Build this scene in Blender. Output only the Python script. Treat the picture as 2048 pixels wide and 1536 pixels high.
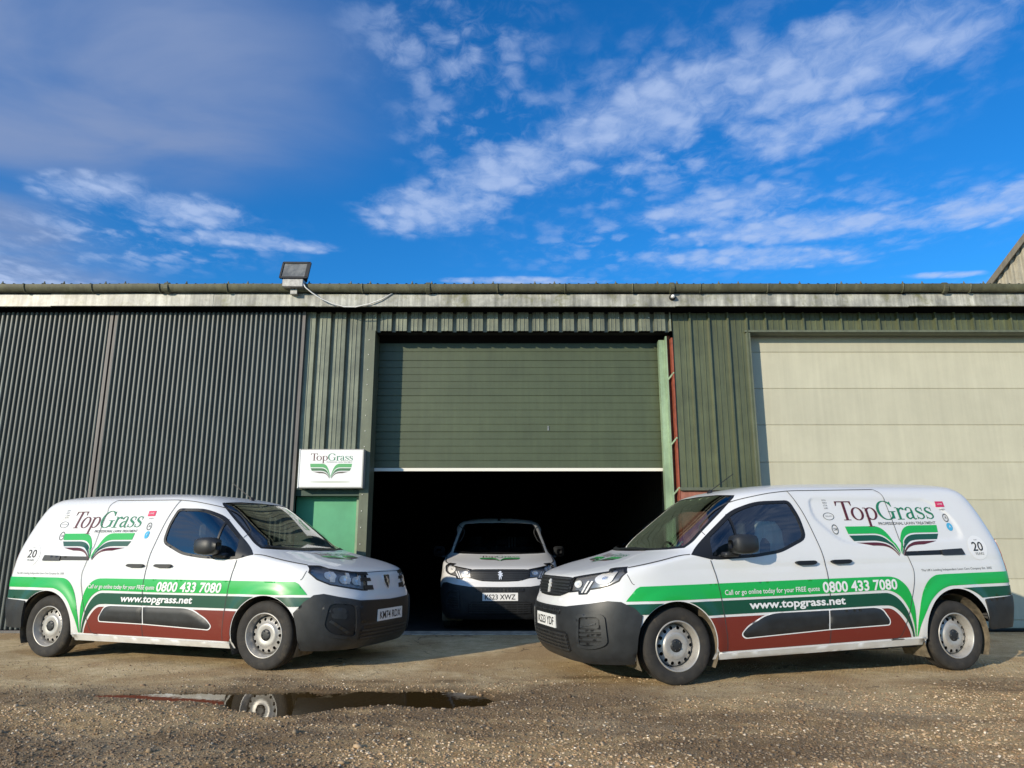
import bpy, math, random
import numpy as np
from mathutils import Vector, Matrix
from mathutils.geometry import delaunay_2d_cdt
R = math.radians
random.seed(7)
for o in list(bpy.data.objects): bpy.data.objects.remove(o)
SC = bpy.context.scene
COL = SC.collection

# ------------------------------------------------------------------ camera
cam = bpy.data.cameras.new('camera')
cam.sensor_fit = 'HORIZONTAL'; cam.sensor_width = 36; cam.lens = 25.63
cam.clip_start = 0.05; cam.clip_end = 3000
co = bpy.data.objects.new('camera', cam); COL.objects.link(co)
co.location = (0, 0, 1.129); co.rotation_euler = (R(90 + 12.818), 0, 0)
SC.camera = co

# ------------------------------------------------------------------ sun, sky, exposure
AZ, EL = R(42), R(17.3)          # the sun stands behind the camera, to its left
sdir = Vector((math.sin(AZ)*math.cos(EL), math.cos(AZ)*math.cos(EL), -math.sin(EL)))
sl = bpy.data.lights.new('sun', 'SUN'); sl.energy = 3.75; sl.angle = R(0.5); sl.color = (1.0, 0.885, 0.71)
so = bpy.data.objects.new('sun', sl); COL.objects.link(so)
so.rotation_euler = sdir.to_track_quat('-Z', 'Y').to_euler(); so.location = (-20, -20, 12)
SC.view_settings.view_transform = 'Standard'; SC.view_settings.look = 'None'
SC.view_settings.exposure = 0.38; SC.view_settings.gamma = 1.0
SC.view_settings.use_curve_mapping = False

W = bpy.data.worlds.new('World'); SC.world = W; W.use_nodes = True
nt = W.node_tree; nt.nodes.clear()
class NG:
    """small helper for node graphs"""
    def __init__(s, tree): s.t = tree
    def n(s, typ, **kw):
        nd = s.t.nodes.new(typ)
        for k, v in kw.items():
            if k == 'inp':
                for kk, vv in v.items():
                    if isinstance(vv, bpy.types.NodeSocket): s.t.links.new(vv, nd.inputs[kk])
                    else: nd.inputs[kk].default_value = vv
            else: setattr(nd, k, v)
        return nd
    def math(s, op, a, b=0.0, clamp=False):
        nd = s.n('ShaderNodeMath', operation=op, use_clamp=clamp, inp={0: a, 1: b}); return nd.outputs[0]
    def mix(s, f, a, b):
        nd = s.n('ShaderNodeMix', data_type='RGBA'); 
        for i, v in ((0, f), (6, a), (7, b)):
            if isinstance(v, bpy.types.NodeSocket): s.t.links.new(v, nd.inputs[i])
            else: nd.inputs[i].default_value = v if i == 0 else (*v, 1)[:4]
        return nd.outputs[2]
    def ramp(s, f, lo, hi, a=0.0, b=1.0):
        return s.n('ShaderNodeMapRange', interpolation_type='SMOOTHSTEP', inp={0: f, 1: lo, 2: hi, 3: a, 4: b}).outputs[0]
g = NG(nt)
sky = g.n('ShaderNodeTexSky', sky_type='NISHITA', sun_disc=False, sun_elevation=EL, sun_rotation=R(180) + AZ,
          altitude=50, air_density=1.0, dust_density=0.4, ozone_density=3.0)
hs = g.n('ShaderNodeHueSaturation', inp={'Saturation': 1.3, 'Value': 1.0, 'Color': sky.outputs[0]})
geo = g.n('ShaderNodeTexCoord')
sep = g.n('ShaderNodeSeparateXYZ', inp={0: geo.outputs['Generated']})
dz = g.math('MAXIMUM', sep.outputs[2], 0.06)
u = g.math('DIVIDE', sep.outputs[0], dz); v = g.math('DIVIDE', sep.outputs[1], dz)
pl = g.n('ShaderNodeCombineXYZ', inp={0: u, 1: v, 2: 0.0}).outputs[0]     # a flat cloud layer overhead
def blob(cx, cy, sx, sy, rot):
    m = g.n('ShaderNodeMapping', vector_type='TEXTURE', inp={'Vector': pl, 'Location': (cx, cy, 0), 'Rotation': (0, 0, R(rot)), 'Scale': (sx, sy, 1)})
    l = g.n('ShaderNodeVectorMath', operation='LENGTH', inp={0: m.outputs[0]}).outputs['Value']
    return g.ramp(l, 0.15, 1.0, 1.0, 0.0)
def noise(scale, detail, rough, dist=0.0, vec=None, sx=1, sy=1, rot=0, loc=(0, 0, 0)):
    m = g.n('ShaderNodeMapping', inp={'Vector': vec or pl, 'Scale': (sx, sy, 1), 'Rotation': (0, 0, R(rot)), 'Location': loc})
    return g.n('ShaderNodeTexNoise', inp={'Vector': m.outputs[0], 'Scale': scale, 'Detail': detail, 'Roughness': rough, 'Distortion': dist}).outputs[0]
CLOUDS = [(0.34, 1.52, 0.62, 0.25, -38), (0.66, 1.36, 0.58, 0.26, -34), (0.0, 1.80, 0.46, 0.22, -30), (-0.24, 2.04, 0.36, 0.26, -15), (0.72, 1.60, 0.30, 0.18, -40),
          (0.60, 2.00, 0.42, 0.18, -25), (0.95, 2.15, 0.75, 0.20, -12), (0.85, 2.40, 0.68, 0.18, -4), (1.50, 1.96, 0.55, 0.26, -32), (1.62, 2.56, 0.24, 0.06, -6),
          (-1.20, 1.90, 0.26, 0.17, -10), (-1.0, 2.05, 0.30, 0.20, 0), (-0.92, 2.25, 0.36, 0.12, 10), (-0.72, 2.30, 0.20, 0.09, 5), (0.05, 2.62, 0.5, 0.07, 0)]
THIN = [(-0.12, 1.28, 0.30, 0.40, 0), (-0.05, 1.62, 0.34, 0.36, 0), (0.45, 1.60, 0.9, 0.55, -35), (0.75, 2.2, 1.1, 0.5, -10), (-1.25, 2.25, 0.7, 0.40, 0)]
def cover(lst):
    r = None
    for c in lst:
        b = blob(*c); r = b if r is None else g.math('MAXIMUM', r, b)
    return r
cov = cover(CLOUDS); thin = cover(THIN)
gen = g.ramp(noise(0.55, 3, 0.5, loc=(4, 2, 0)), 0.36, 0.54)                 # scattered clouds go on over the rest of the sky
infr = g.ramp(g.n('ShaderNodeVectorMath', operation='LENGTH', inp={0: g.n('ShaderNodeMapping', vector_type='TEXTURE', inp={'Vector': pl, 'Location': (0.1, 1.9, 0), 'Scale': (2.4, 1.5, 1)}).outputs[0]}).outputs['Value'], 0.75, 1.0, 1.0, 0.0)
genm = g.math('MULTIPLY', gen, g.math('SUBTRACT', 1.0, infr, True))
cov = g.math('MAXIMUM', cov, genm)
n1 = noise(5.0, 10, 0.62, 0.5, sx=1.0, sy=0.85, rot=32)
n2 = noise(21.0, 9, 0.70, 0.7, sx=1.0, sy=0.8, rot=32)
vo = g.n('ShaderNodeTexVoronoi', feature='SMOOTH_F1', inp={'Vector': g.n('ShaderNodeVectorMath', operation='ADD', inp={0: g.n('ShaderNodeMapping', inp={'Vector': pl, 'Rotation': (0, 0, R(30)), 'Scale': (0.95, 0.85, 1)}).outputs[0], 1: g.n('ShaderNodeVectorMath', operation='SCALE', inp={0: g.n('ShaderNodeTexNoise', inp={'Vector': pl, 'Scale': 6, 'Detail': 4}).outputs['Color'], 'Scale': 0.16}).outputs[0]}).outputs[0], 'Scale': 13.0, 'Smoothness': 0.5}).outputs['Distance']
puff = g.ramp(vo, 0.15, 0.62, 1.0, 0.0)
nn = g.math('ADD', g.math('MULTIPLY', n1, 0.34), g.math('ADD', g.math('MULTIPLY', n2, 0.42), g.math('MULTIPLY', puff, 0.18)))
cl1 = g.math('MULTIPLY', g.ramp(g.math('ADD', nn, g.math('MULTIPLY', cov, 0.34)), 0.42, 0.98), g.ramp(cov, 0.0, 0.5))
cl2 = g.math('MULTIPLY', g.math('MULTIPLY', g.ramp(nn, 0.34, 0.68), thin), 0.75)
cl = g.math('MAXIMUM', cl1, cl2)
haze = g.math('MULTIPLY', g.math('MAXIMUM', g.ramp(blob(-1.15, 1.30, 1.2, 0.85, 12), 0.0, 0.75), g.math('MULTIPLY', g.ramp(blob(-1.85, 2.2, 0.8, 1.1, -15), 0.0, 0.8), 0.85)), g.ramp(noise(2.2, 6, 0.5, 0.4, sx=0.7, rot=-20), 0.3, 0.66, 0.35, 1.0))
skyc = g.n('ShaderNodeVectorMath', operation='MULTIPLY', inp={0: hs.outputs[0], 1: (0.52, 1.12, 1.42)}).outputs[0]
c1 = g.mix(g.math('MULTIPLY', haze, 0.95), skyc, (1.65, 2.3, 3.95))
c2 = g.mix(g.math('MULTIPLY', cl, 0.74), c1, (3.7, 4.6, 6.6))
bg = g.n('ShaderNodeBackground', inp={'Color': c2, 'Strength': 0.105})
g.n('ShaderNodeOutputWorld', inp={'Surface': bg.outputs[0]})

# ------------------------------------------------------------------ materials
def new_mat(name):
    m = bpy.data.materials.new(name); m.use_nodes = True; m.node_tree.nodes.clear(); return m, NG(m.node_tree)
def mat(name, base, rough=0.5, metal=0.0, var=0.0, vscale=6.0, bump=0.0, bscale=60.0, coat=0.0, dirt=None, spec=0.5, stretch=(1, 1, 1)):
    m, q = new_mat(name)
    tc = q.n('ShaderNodeTexCoord').outputs['Object']
    col = q.n('ShaderNodeRGB'); col.outputs[0].default_value = (*base, 1); c = col.outputs[0]
    mp = q.n('ShaderNodeMapping', inp={'Vector': tc, 'Scale': stretch}).outputs[0]
    if var:
        nz = q.n('ShaderNodeTexNoise', inp={'Vector': mp, 'Scale': vscale, 'Detail': 6, 'Roughness': 0.6}).outputs[0]
        f = q.ramp(nz, 0.3, 0.7, 1 - var, 1 + var)
        c = q.n('ShaderNodeVectorMath', operation='SCALE', inp={0: c, 'Scale': f}).outputs[0]
    if dirt:   # (colour, scale, low, high)
        nz = q.n('ShaderNodeTexNoise', inp={'Vector': mp, 'Scale': dirt[1], 'Detail': 8, 'Roughness': 0.7, 'Distortion': 0.3}).outputs[0]
        c = q.mix(q.ramp(nz, dirt[2], dirt[3]), c, dirt[0])
    b = q.n('ShaderNodeBsdfPrincipled', inp={'Base Color': c, 'Roughness': rough, 'Metallic': metal, 'Coat Weight': coat, 'Coat Roughness': 0.06, 'Specular IOR Level': spec})
    if bump:
        nb = q.n('ShaderNodeTexNoise', inp={'Vector': mp, 'Scale': bscale, 'Detail': 5}).outputs[0]
        bn = q.n('ShaderNodeBump', inp={'Height': nb, 'Strength': bump, 'Distance': 0.01})
        q.t.links.new(bn.outputs[0], b.inputs['Normal'])
    q.n('ShaderNodeOutputMaterial', inp={'Surface': b.outputs[0]})
    return m
def glass_mat(name, tint, refl=1.0, rough=0.0):
    m, q = new_mat(name)
    tr = q.n('ShaderNodeBsdfTransparent', inp={'Color': (*tint, 1)})
    gl = q.n('ShaderNodeBsdfGlossy', inp={'Color': (1, 1, 1, 1), 'Roughness': rough})
    fr = q.n('ShaderNodeFresnel', inp={'IOR': 1.52}).outputs[0]
    f = q.math('MULTIPLY', fr, refl * 1.8, True)
    mx = q.n('ShaderNodeMixShader', inp={0: f, 1: tr.outputs[0], 2: gl.outputs[0]})
    q.n('ShaderNodeOutputMaterial', inp={'Surface': mx.outputs[0]})
    return m
def paint_mat():
    """white van paint outside, dark trim on the inner face of the shell"""
    m, q = new_mat('van_white_paint')
    tc = q.n('ShaderNodeTexCoord').outputs['Object']
    nz = q.n('ShaderNodeTexNoise', inp={'Vector': tc, 'Scale': 5, 'Detail': 7, 'Roughness': 0.65}).outputs[0]
    z = q.n('ShaderNodeSeparateXYZ', inp={0: tc}).outputs[2]
    low = q.ramp(q.math('ADD', z, q.math('MULTIPLY', nz, 0.35)), 0.35, 0.75, 0.55, 0.06)     # road film on the lower sides
    c = q.mix(q.math('MULTIPLY', low, q.ramp(nz, 0.25, 0.75)), (0.67, 0.67, 0.665), (0.46, 0.42, 0.34))
    b = q.n('ShaderNodeBsdfPrincipled', inp={'Base Color': c, 'Roughness': 0.38, 'Coat Weight': 0.6, 'Coat Roughness': 0.05})
    ins = q.n('ShaderNodeBsdfPrincipled', inp={'Base Color': (0.055, 0.055, 0.055, 1), 'Roughness': 0.8})
    bf = q.n('ShaderNodeNewGeometry').outputs['Backfacing']
    mx = q.n('ShaderNodeMixShader', inp={0: bf, 1: b.outputs[0], 2: ins.outputs[0]})
    q.n('ShaderNodeOutputMaterial', inp={'Surface': mx.outputs[0]})
    return m
M = {}
M['paint'] = paint_mat()
M['plastic'] = mat('grey_black_plastic', (0.018, 0.0195, 0.021), 0.48, var=0.25, vscale=9, bump=0.08, bscale=400)
M['black'] = mat('black_plastic', (0.006, 0.006, 0.0065), 0.5)
M['gap'] = mat('panel_gap_shadow_rubber', (0.045, 0.045, 0.045), 0.8)
M['rubber'] = mat('tyre_rubber', (0.024, 0.022, 0.020), 0.85, var=0.25, vscale=12, dirt=((0.10, 0.08, 0.055), 9, 0.5, 0.85))
M['steel'] = mat('silver_wheel_paint', (0.40, 0.385, 0.36), 0.4, 0.35, var=0.1, vscale=8, dirt=((0.20, 0.16, 0.12), 14, 0.5, 0.9))
M['chrome'] = mat('chrome', (0.80, 0.80, 0.80), 0.22, 0.85)
M['reflector'] = mat('lamp_reflector', (0.78, 0.78, 0.77), 0.25, 0.35)
M['lamp_grey'] = mat('headlamp_housing', (0.24, 0.24, 0.245), 0.25, 0.5)
M['lens'] = glass_mat('clear_lens', (0.95, 0.95, 0.95), 0.45)
M['glass'] = glass_mat('green_tint_glass', (0.60, 0.68, 0.62), 1.0)
M['sideglass'] = glass_mat('dark_side_glass', (0.66, 0.72, 0.70), 1.5)
M['white'] = mat('white_vinyl', (0.72, 0.72, 0.72), 0.4)
M['green'] = mat('bright_green_vinyl', (0.006, 0.36, 0.055), 0.35, coat=0.3)
M['dkgreen'] = mat('dark_green_vinyl', (0.004, 0.062, 0.032), 0.35, coat=0.3)
M['maroon'] = mat('maroon_vinyl', (0.16, 0.022, 0.014), 0.38, coat=0.3, dirt=((0.20, 0.10, 0.06), 6, 0.6, 1.0))
M['maroon_ink'] = mat('maroon_ink', (0.085, 0.012, 0.016), 0.4)
M['green_ink'] = mat('green_ink', (0.008, 0.16, 0.075), 0.4)
M['ink'] = mat('black_ink', (0.012, 0.012, 0.012), 0.5)
M['greyink'] = mat('grey_ink', (0.10, 0.11, 0.11), 0.5)
M['pink'] = mat('magenta_vinyl', (0.55, 0.02, 0.09), 0.4)
M['cyan'] = mat('cyan_vinyl', (0.06, 0.36, 0.58), 0.4)
M['plate'] = mat('plate_white', (0.72, 0.72, 0.70), 0.35)
M['red'] = mat('red_lens', (0.28, 0.008, 0.010), 0.2, coat=0.8)
M['trim'] = mat('cabin_trim', (0.018, 0.019, 0.02), 0.75)
M['seat'] = mat('seat_fabric', (0.07, 0.072, 0.075), 0.9, var=0.2, vscale=30)
M['cloth'] = mat('pale_cloth', (0.62, 0.66, 0.62), 0.9)
M['mud'] = mat('muddy_liner', (0.13, 0.105, 0.07), 0.95, var=0.4, vscale=14)

# ------------------------------------------------------------------ mesh helpers
def obj(name, verts, faces, m=None, parent=None, smooth=False):
    me = bpy.data.meshes.new(name); me.from_pydata([tuple(map(float, p)) for p in verts], [], [tuple(map(int, f)) for f in faces]); me.update()
    if smooth: me.polygons.foreach_set('use_smooth', [True]*len(me.polygons))
    if m is not None: me.materials.append(M[m] if isinstance(m, str) else m)
    o = bpy.data.objects.new(name, me); COL.objects.link(o)
    if parent: o.parent = parent
    return o
def empty(name, loc=(0, 0, 0), rz=0.0, parent=None):
    o = bpy.data.objects.new(name, None); COL.objects.link(o); o.location = loc; o.rotation_euler = (0, 0, rz); o.empty_display_size = 0.2
    if parent: o.parent = parent
    return o
def tag(o, label, cat=None, group=None, kind=None):
    if label: o['label'] = label
    if cat: o['category'] = cat
    if group: o['group'] = group
    if kind: o['kind'] = kind
    return o
class MB:
    """collects boxes, tubes and lathes into one mesh"""
    def __init__(s): s.v = []; s.f = []
    def add(s, v, f):
        b = len(s.v); s.v += [tuple(p) for p in v]; s.f += [tuple(i + b for i in q) for q in f]; return s
    def box(s, x0, x1, y0, y1, z0, z1, c=0.0):
        if c <= 0:
            v = [(x, y, z) for z in (z0, z1) for y in (y0, y1) for x in (x0, x1)]
            return s.add(v, [(0, 2, 3, 1), (4, 5, 7, 6), (0, 1, 5, 4), (2, 6, 7, 3), (0, 4, 6, 2), (1, 3, 7, 5)])
        # chamfered along all edges: three nested rings
        v = []; f = []
        for z, k in ((z0, c), (z0 + c, 0), (z1 - c, 0), (z1, c)):
            e = c
            v += [(x0 + e + k*0.0 + (k and 0), y0 + k, z), (x1 - e, y0 + k, z), (x1 - k, y0 + e, z), (x1 - k, y1 - e, z),
                  (x1 - e, y1 - k, z), (x0 + e, y1 - k, z), (x0 + k, y1 - e, z), (x0 + k, y0 + e, z)]
        for r in range(3):
            for i in range(8): f.append((r*8 + i, r*8 + (i + 1) % 8, r*8 + 8 + (i + 1) % 8, r*8 + 8 + i))
        f.append(tuple(reversed(range(8)))); f.append(tuple(range(24, 32)))
        return s.add(v, f)
    def tube(s, pts, r, n=8, cap=True):
        pts = [Vector(p) for p in pts]; rs = r if isinstance(r, (list, tuple)) else [r]*len(pts)
        v = []; f = []; up = Vector((0.13, 0.27, 0.95)).normalized()
        for i, p in enumerate(pts):
            d = (pts[min(i + 1, len(pts) - 1)] - pts[max(i - 1, 0)]).normalized()
            a = d.cross(up); a = a.normalized() if a.length > 1e-4 else d.orthogonal().normalized(); b = d.cross(a)
            v += [p + (a*math.cos(2*math.pi*k/n) + b*math.sin(2*math.pi*k/n))*rs[i] for k in range(n)]
        for i in range(len(pts) - 1):
            for k in range(n): f.append((i*n + k, i*n + (k + 1) % n, i*n + n + (k + 1) % n, i*n + n + k))
        if cap: f.append(tuple(reversed(range(n)))); f.append(tuple(range((len(pts) - 1)*n, len(pts)*n)))
        return s.add(v, f)
    def lathe(s, prof, n=48, axis='y', cen=(0, 0, 0), closed=False):
        v = []; f = []
        for r, h in prof:
            for k in range(n):
                a = 2*math.pi*k/n; c_, s_ = r*math.cos(a), r*math.sin(a)
                v.append({'y': (cen[0] + c_, cen[1] + h, cen[2] + s_), 'z': (cen[0] + c_, cen[1] + s_, cen[2] + h), 'x': (cen[0] + h, cen[1] + c_, cen[2] + s_)}[axis])
        m_ = len(prof)
        for i in range(m_ if closed else m_ - 1):
            j = (i + 1) % m_
            for k in range(n): f.append((i*n + k, i*n + (k + 1) % n, j*n + (k + 1) % n, j*n + k))
        return s.add(v, f)
    def build(s, name, m, parent=None, smooth=False): return obj(name, s.v, s.f, m, parent, smooth)

def pip(P, poly):
    x, y = P[:, 0], P[:, 1]; ins = np.zeros(len(P), bool); n = len(poly); q = np.asarray(poly)
    j = n - 1
    for i in range(n):
        xi, yi = q[i]; xj, yj = q[j]
        if yi != yj:
            c = ((yi > y) != (yj > y)) & (x < (xj - xi)*(y - yi)/(yj - yi) + xi); ins ^= c
        j = i
    return ins
def dist_poly(P, poly):
    q = np.asarray(poly, float); d = np.full(len(P), 1e9)
    for i in range(len(q)):
        a, b = q[i], q[(i + 1) % len(q)]; ab = b - a; L = max(float(ab @ ab), 1e-12)
        t = np.clip(((P - a) @ ab)/L, 0, 1); d = np.minimum(d, np.hypot(*(P - a - t[:, None]*ab).T))
    return d
def densify(poly, step, closed=True):
    out = []; n = len(poly)
    for i in range(n if closed else n - 1):
        a, b = np.array(poly[i], float), np.array(poly[(i + 1) % n], float)
        k = max(1, int(math.ceil(np.hypot(*(b - a))/step)))
        out += [tuple(a + (b - a)*t/k) for t in range(k)]
    if not closed: out.append(tuple(poly[-1]))
    return out
def rounded(poly, r, seg=5):
    """round the corners of a polygon; r may be one radius or a list"""
    n = len(poly); out = []
    for i in range(n):
        p0, p, p1 = (np.array(poly[k % n], float) for k in (i - 1, i, i + 1)); rr = r[i] if isinstance(r, (list, tuple)) else r
        a, b = p0 - p, p1 - p; la, lb = np.hypot(*a), np.hypot(*b); k = min(rr, la*0.48, lb*0.48)
        A, B = p + a/la*k, p + b/lb*k
        for t in np.linspace(0, 1, seg): out.append(tuple((1 - t)**2*A + 2*t*(1 - t)*p + t*t*B))
    return out
def smooth_line(pts, k=8):
    P = [np.array(p, float) for p in pts]; P = [2*P[0] - P[1]] + P + [2*P[-1] - P[-2]]; out = []
    for i in range(1, len(P) - 2):
        for t in np.linspace(0, 1, k, endpoint=False):
            out.append(tuple(0.5*((2*P[i]) + (P[i + 1] - P[i - 1])*t + (2*P[i - 1] - 5*P[i] + 4*P[i + 1] - P[i + 2])*t*t + (3*P[i] - P[i - 1] - 3*P[i + 1] + P[i + 2])*t**3)))
    out.append(tuple(P[-2])); return out
def stroke(pts, w):
    """polygon round a polyline; w is one width or a list"""
    P = np.array(pts, float); n = len(P); ws = np.array(w if isinstance(w, (list, tuple, np.ndarray)) else [w]*n, float)
    if len(ws) != n: ws = np.interp(np.linspace(0, 1, n), np.linspace(0, 1, len(ws)), ws)
    d = np.gradient(P, axis=0); d /= np.maximum(np.hypot(*d.T)[:, None], 1e-9); nr = np.stack([-d[:, 1], d[:, 0]], 1)
    return [tuple(p) for p in P + nr*ws[:, None]/2] + [tuple(p) for p in (P - nr*ws[:, None]/2)[::-1]]
def tri_region(poly, holes=(), step=0.05, extra=None):
    """constrained Delaunay mesh of a polygon with holes -> (N,2) points, triangles"""
    vs = []; es = []
    for lp in [poly] + list(holes):
        b = len(vs); vs += [tuple(p) for p in lp]; es += [(b + i, b + (i + 1) % len(lp)) for i in range(len(lp))]
    q = np.array(poly, float)
    if step and extra is None:
        gx = np.arange(q[:, 0].min() + step*0.5, q[:, 0].max(), step); gy = np.arange(q[:, 1].min() + step*0.5, q[:, 1].max(), step)
        if len(gx) and len(gy): extra = np.stack(np.meshgrid(gx, gy), -1).reshape(-1, 2)
    if extra is not None and len(extra):
        k = pip(extra, poly) & (dist_poly(extra, poly) > step*0.35)
        for h_ in holes: k &= ~pip(extra, h_) & (dist_poly(extra, h_) > step*0.35)
        vs += [tuple(p) for p in extra[k]]
    ov, oe, of = delaunay_2d_cdt([Vector(p) for p in vs], es, [], 0, 1e-6)[:3]
    V = np.array([tuple(p) for p in ov]); T = np.array([f for f in of if len(f) == 3])
    cen = V[T].mean(1); k = pip(cen, poly)
    for h_ in holes: k &= ~pip(cen, h_)
    return V, T[k]
def union_tris(polys):
    vs = []; fs = []
    for lp in polys: b = len(vs); vs += [Vector(p) for p in lp]; fs.append(list(range(b, b + len(lp))))
    r = delaunay_2d_cdt(vs, [], fs, 1, 1e-5)
    V = np.array([tuple(p) for p in r[0]]); T = np.array([f for f in r[2] if len(f) == 3]); c = V[T].mean(1); k = np.zeros(len(T), bool)
    for lp in polys: k |= pip(c, lp)
    return V, T[k]
_txt = {}
def text_tris(s, bold=0.0, res=3):
    """text as 2-D triangles, cap height scaled to 1"""
    k = (s, bold)
    if k in _txt: return _txt[k]
    cu = bpy.data.curves.new('t', 'FONT'); cu.body = s; cu.size = 1; cu.offset = bold; cu.resolution_u = res; cu.fill_mode = 'FRONT'
    o = bpy.data.objects.new('t', cu); COL.objects.link(o); bpy.context.view_layer.update()
    me = bpy.data.meshes.new_from_object(o.evaluated_get(bpy.context.evaluated_depsgraph_get()))
    me.calc_loop_triangles()
    V = np.array([(p.co.x, p.co.y) for p in me.vertices]); T = np.array([t.vertices[:] for t in me.loop_triangles])
    bpy.data.objects.remove(o); bpy.data.curves.remove(cu); bpy.data.meshes.remove(me)
    V = V/0.73; V[:, 0] -= V[:, 0].min(); _txt[k] = (V, T); return V, T

# flat charts for things that are not vans: (a, b) -> origin + a*ex + b*ez
def plane_chart(o, ex, ez):
    o, ex, ez = (np.array(t, float) for t in (o, ex, ez))
    return lambda A: o + A[:, :1]*ex + A[:, 1:]*ez
def chart_normals(ch, A, outside=None):
    e = 2e-3
    du = ch(A + [e, 0]) - ch(A - [e, 0]); dv = ch(A + [0, e]) - ch(A - [0, e])
    n = np.cross(du, dv); n /= np.maximum(np.linalg.norm(n, axis=1)[:, None], 1e-12)
    P = ch(A)
    if outside is not None:
        ref = outside if np.ndim(outside) == 1 else np.stack([np.clip(P[:, 0], outside[0][0], outside[1][0]), np.zeros(len(P)), np.full(len(P), 0.75)], 1)
        s = np.sign(((P - ref)*n).sum(1)); s[s == 0] = 1; n *= s[:, None]
    return P, n
def surf(name, V, T, ch, off, m, parent, outside=None, rim=0.0, smooth=True, dome=None):
    P, n = chart_normals(ch, V, outside)
    o_ = off if dome is None else off + dome(V)[:, None]
    Q = P + n*o_
    if len(T) == 0: return None
    fn = np.cross(Q[T[:, 1]] - Q[T[:, 0]], Q[T[:, 2]] - Q[T[:, 0]]); flip = (fn*n[T[:, 0]]).sum(1) < 0
    T = T.copy(); T[flip] = T[flip][:, ::-1]
    faces = [tuple(t) for t in T]; verts = Q
    if rim:
        cnt = {}
        for t in T:
            for a, b in ((t[0], t[1]), (t[1], t[2]), (t[2], t[0])): cnt[(a, b)] = 1
        be = [(a, b) for (a, b) in cnt if (b, a) not in cnt]
        ids = {}; add = []
        for a, b in be:
            for k in (a, b):
                if (k, 0) not in ids: ids[(k, 0)] = len(Q) + len(add); add.append(Q[k]); ids[(k, 1)] = len(Q) + len(add); add.append(Q[k] - n[k]*rim)
            faces.append((ids[(b, 0)], ids[(a, 0)], ids[(a, 1)], ids[(b, 1)]))
        verts = np.vstack([Q, np.array(add)]) if add else Q
    return obj(name, verts, faces, m, parent, smooth)

# ------------------------------------------------------------------ lettering and the leaf emblem
def serif_word():
    """TopGrass in drawn serif letters: two lists of triangles (Top, Grass); cap height 1"""
    def ell(cx, cy, rx, ry, a0, a1, n=26): return [(cx + rx*math.cos(R(a)), cy + ry*math.sin(R(a))) for a in np.linspace(a0, a1, n)]
    def bar(x0, x1, y0, y1): return [(x0, y0), (x1, y0), (x1, y1), (x0, y1)]
    t = 0.035; st = 0.125
    def T(x): return [bar(x, x + 0.74, 1 - 0.05, 1), bar(x + 0.37 - st/2, x + 0.37 + st/2, 0.0, 0.97), bar(x + 0.2, x + 0.54, 0, t),
                      [(x, 1), (x, 0.76), (x + 0.03, 0.76), (x + 0.09, 0.96)], [(x + 0.74, 1), (x + 0.74, 0.76), (x + 0.71, 0.76), (x + 0.65, 0.96)]]
    def ring(cx, cy, rx, ry, a0=0, a1=360, th=0.115, tn=0.04):
        a = np.linspace(a0, a1, 40); w = tn + (th - tn)*np.abs(np.cos(np.radians(a)))**1.3
        return stroke([(cx + rx*math.cos(R(k)), cy + ry*math.sin(R(k))) for k in a], list(w))
    def o(x): return [ring(x + 0.29, 0.335, 0.235, 0.32, 0, 180), ring(x + 0.29, 0.335, 0.235, 0.32, 180, 360)]
    def p(x): return [bar(x + 0.1, x + 0.1 + st*0.9, -0.33, 0.62), bar(x + 0.02, x + 0.32, -0.36, -0.36 + t), bar(x, x + 0.14, 0.62, 0.65),
                      ring(x + 0.34, 0.335, 0.225, 0.31, -160, 10), ring(x + 0.34, 0.335, 0.225, 0.31, 0, 160)]
    def G(x): return [ring(x + 0.45, 0.5, 0.37, 0.49, 45, 180, 0.13), ring(x + 0.45, 0.5, 0.37, 0.49, 180, 322, 0.13), bar(x + 0.68, x + 0.8, 0.06, 0.44), bar(x + 0.55, x + 0.9, 0.41, 0.41 + t),
                      [(x + 0.76, 0.98), (x + 0.79, 0.7), (x + 0.75, 0.7), (x + 0.66, 0.88)]]
    def r(x): return [bar(x + 0.09, x + 0.09 + st*0.9, 0.0, 0.62), bar(x, x + 0.33, 0, t), bar(x, x + 0.12, 0.62, 0.65), stroke(smooth_line([(x + 0.16, 0.42), (x + 0.25, 0.58), (x + 0.38, 0.62)]), [0.04, 0.06, 0.1]), ell(x + 0.39, 0.565, 0.06, 0.06, 0, 340, 14)]
    def a(x): return [bar(x + 0.3, x + 0.3 + st*0.85, 0.06, 0.48), stroke(smooth_line([(x + 0.36, 0.46), (x + 0.33, 0.6), (x + 0.2, 0.645), (x + 0.09, 0.57)]), [0.09, 0.06, 0.04, 0.07]), ell(x + 0.09, 0.53, 0.055, 0.055, 0, 340, 12),
                      stroke(smooth_line([(x + 0.34, 0.38), (x + 0.13, 0.31), (x + 0.07, 0.16), (x + 0.17, 0.04), (x + 0.33, 0.13)]), [0.035, 0.08, 0.11, 0.07, 0.035]), stroke(smooth_line([(x + 0.36, 0.1), (x + 0.42, 0.02), (x + 0.5, 0.05)]), [0.09, 0.06, 0.03])]
    def s(x): return [stroke(smooth_line([(x + 0.37, 0.55), (x + 0.25, 0.635), (x + 0.12, 0.58), (x + 0.1, 0.46), (x + 0.22, 0.36), (x + 0.36, 0.27), (x + 0.38, 0.12), (x + 0.24, 0.025), (x + 0.08, 0.1)]), [0.04, 0.04, 0.07, 0.1, 0.12, 0.1, 0.07, 0.04, 0.05]),
                      bar(x + 0.36, x + 0.39, 0.45, 0.64), bar(x + 0.055, x + 0.085, 0.01, 0.21)]
    top = T(0) + o(0.62) + p(1.22); gr = G(1.86) + r(2.76) + a(3.2) + s(3.7) + s(4.15)
    return union_tris(top), union_tris(gr), 4.56
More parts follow.
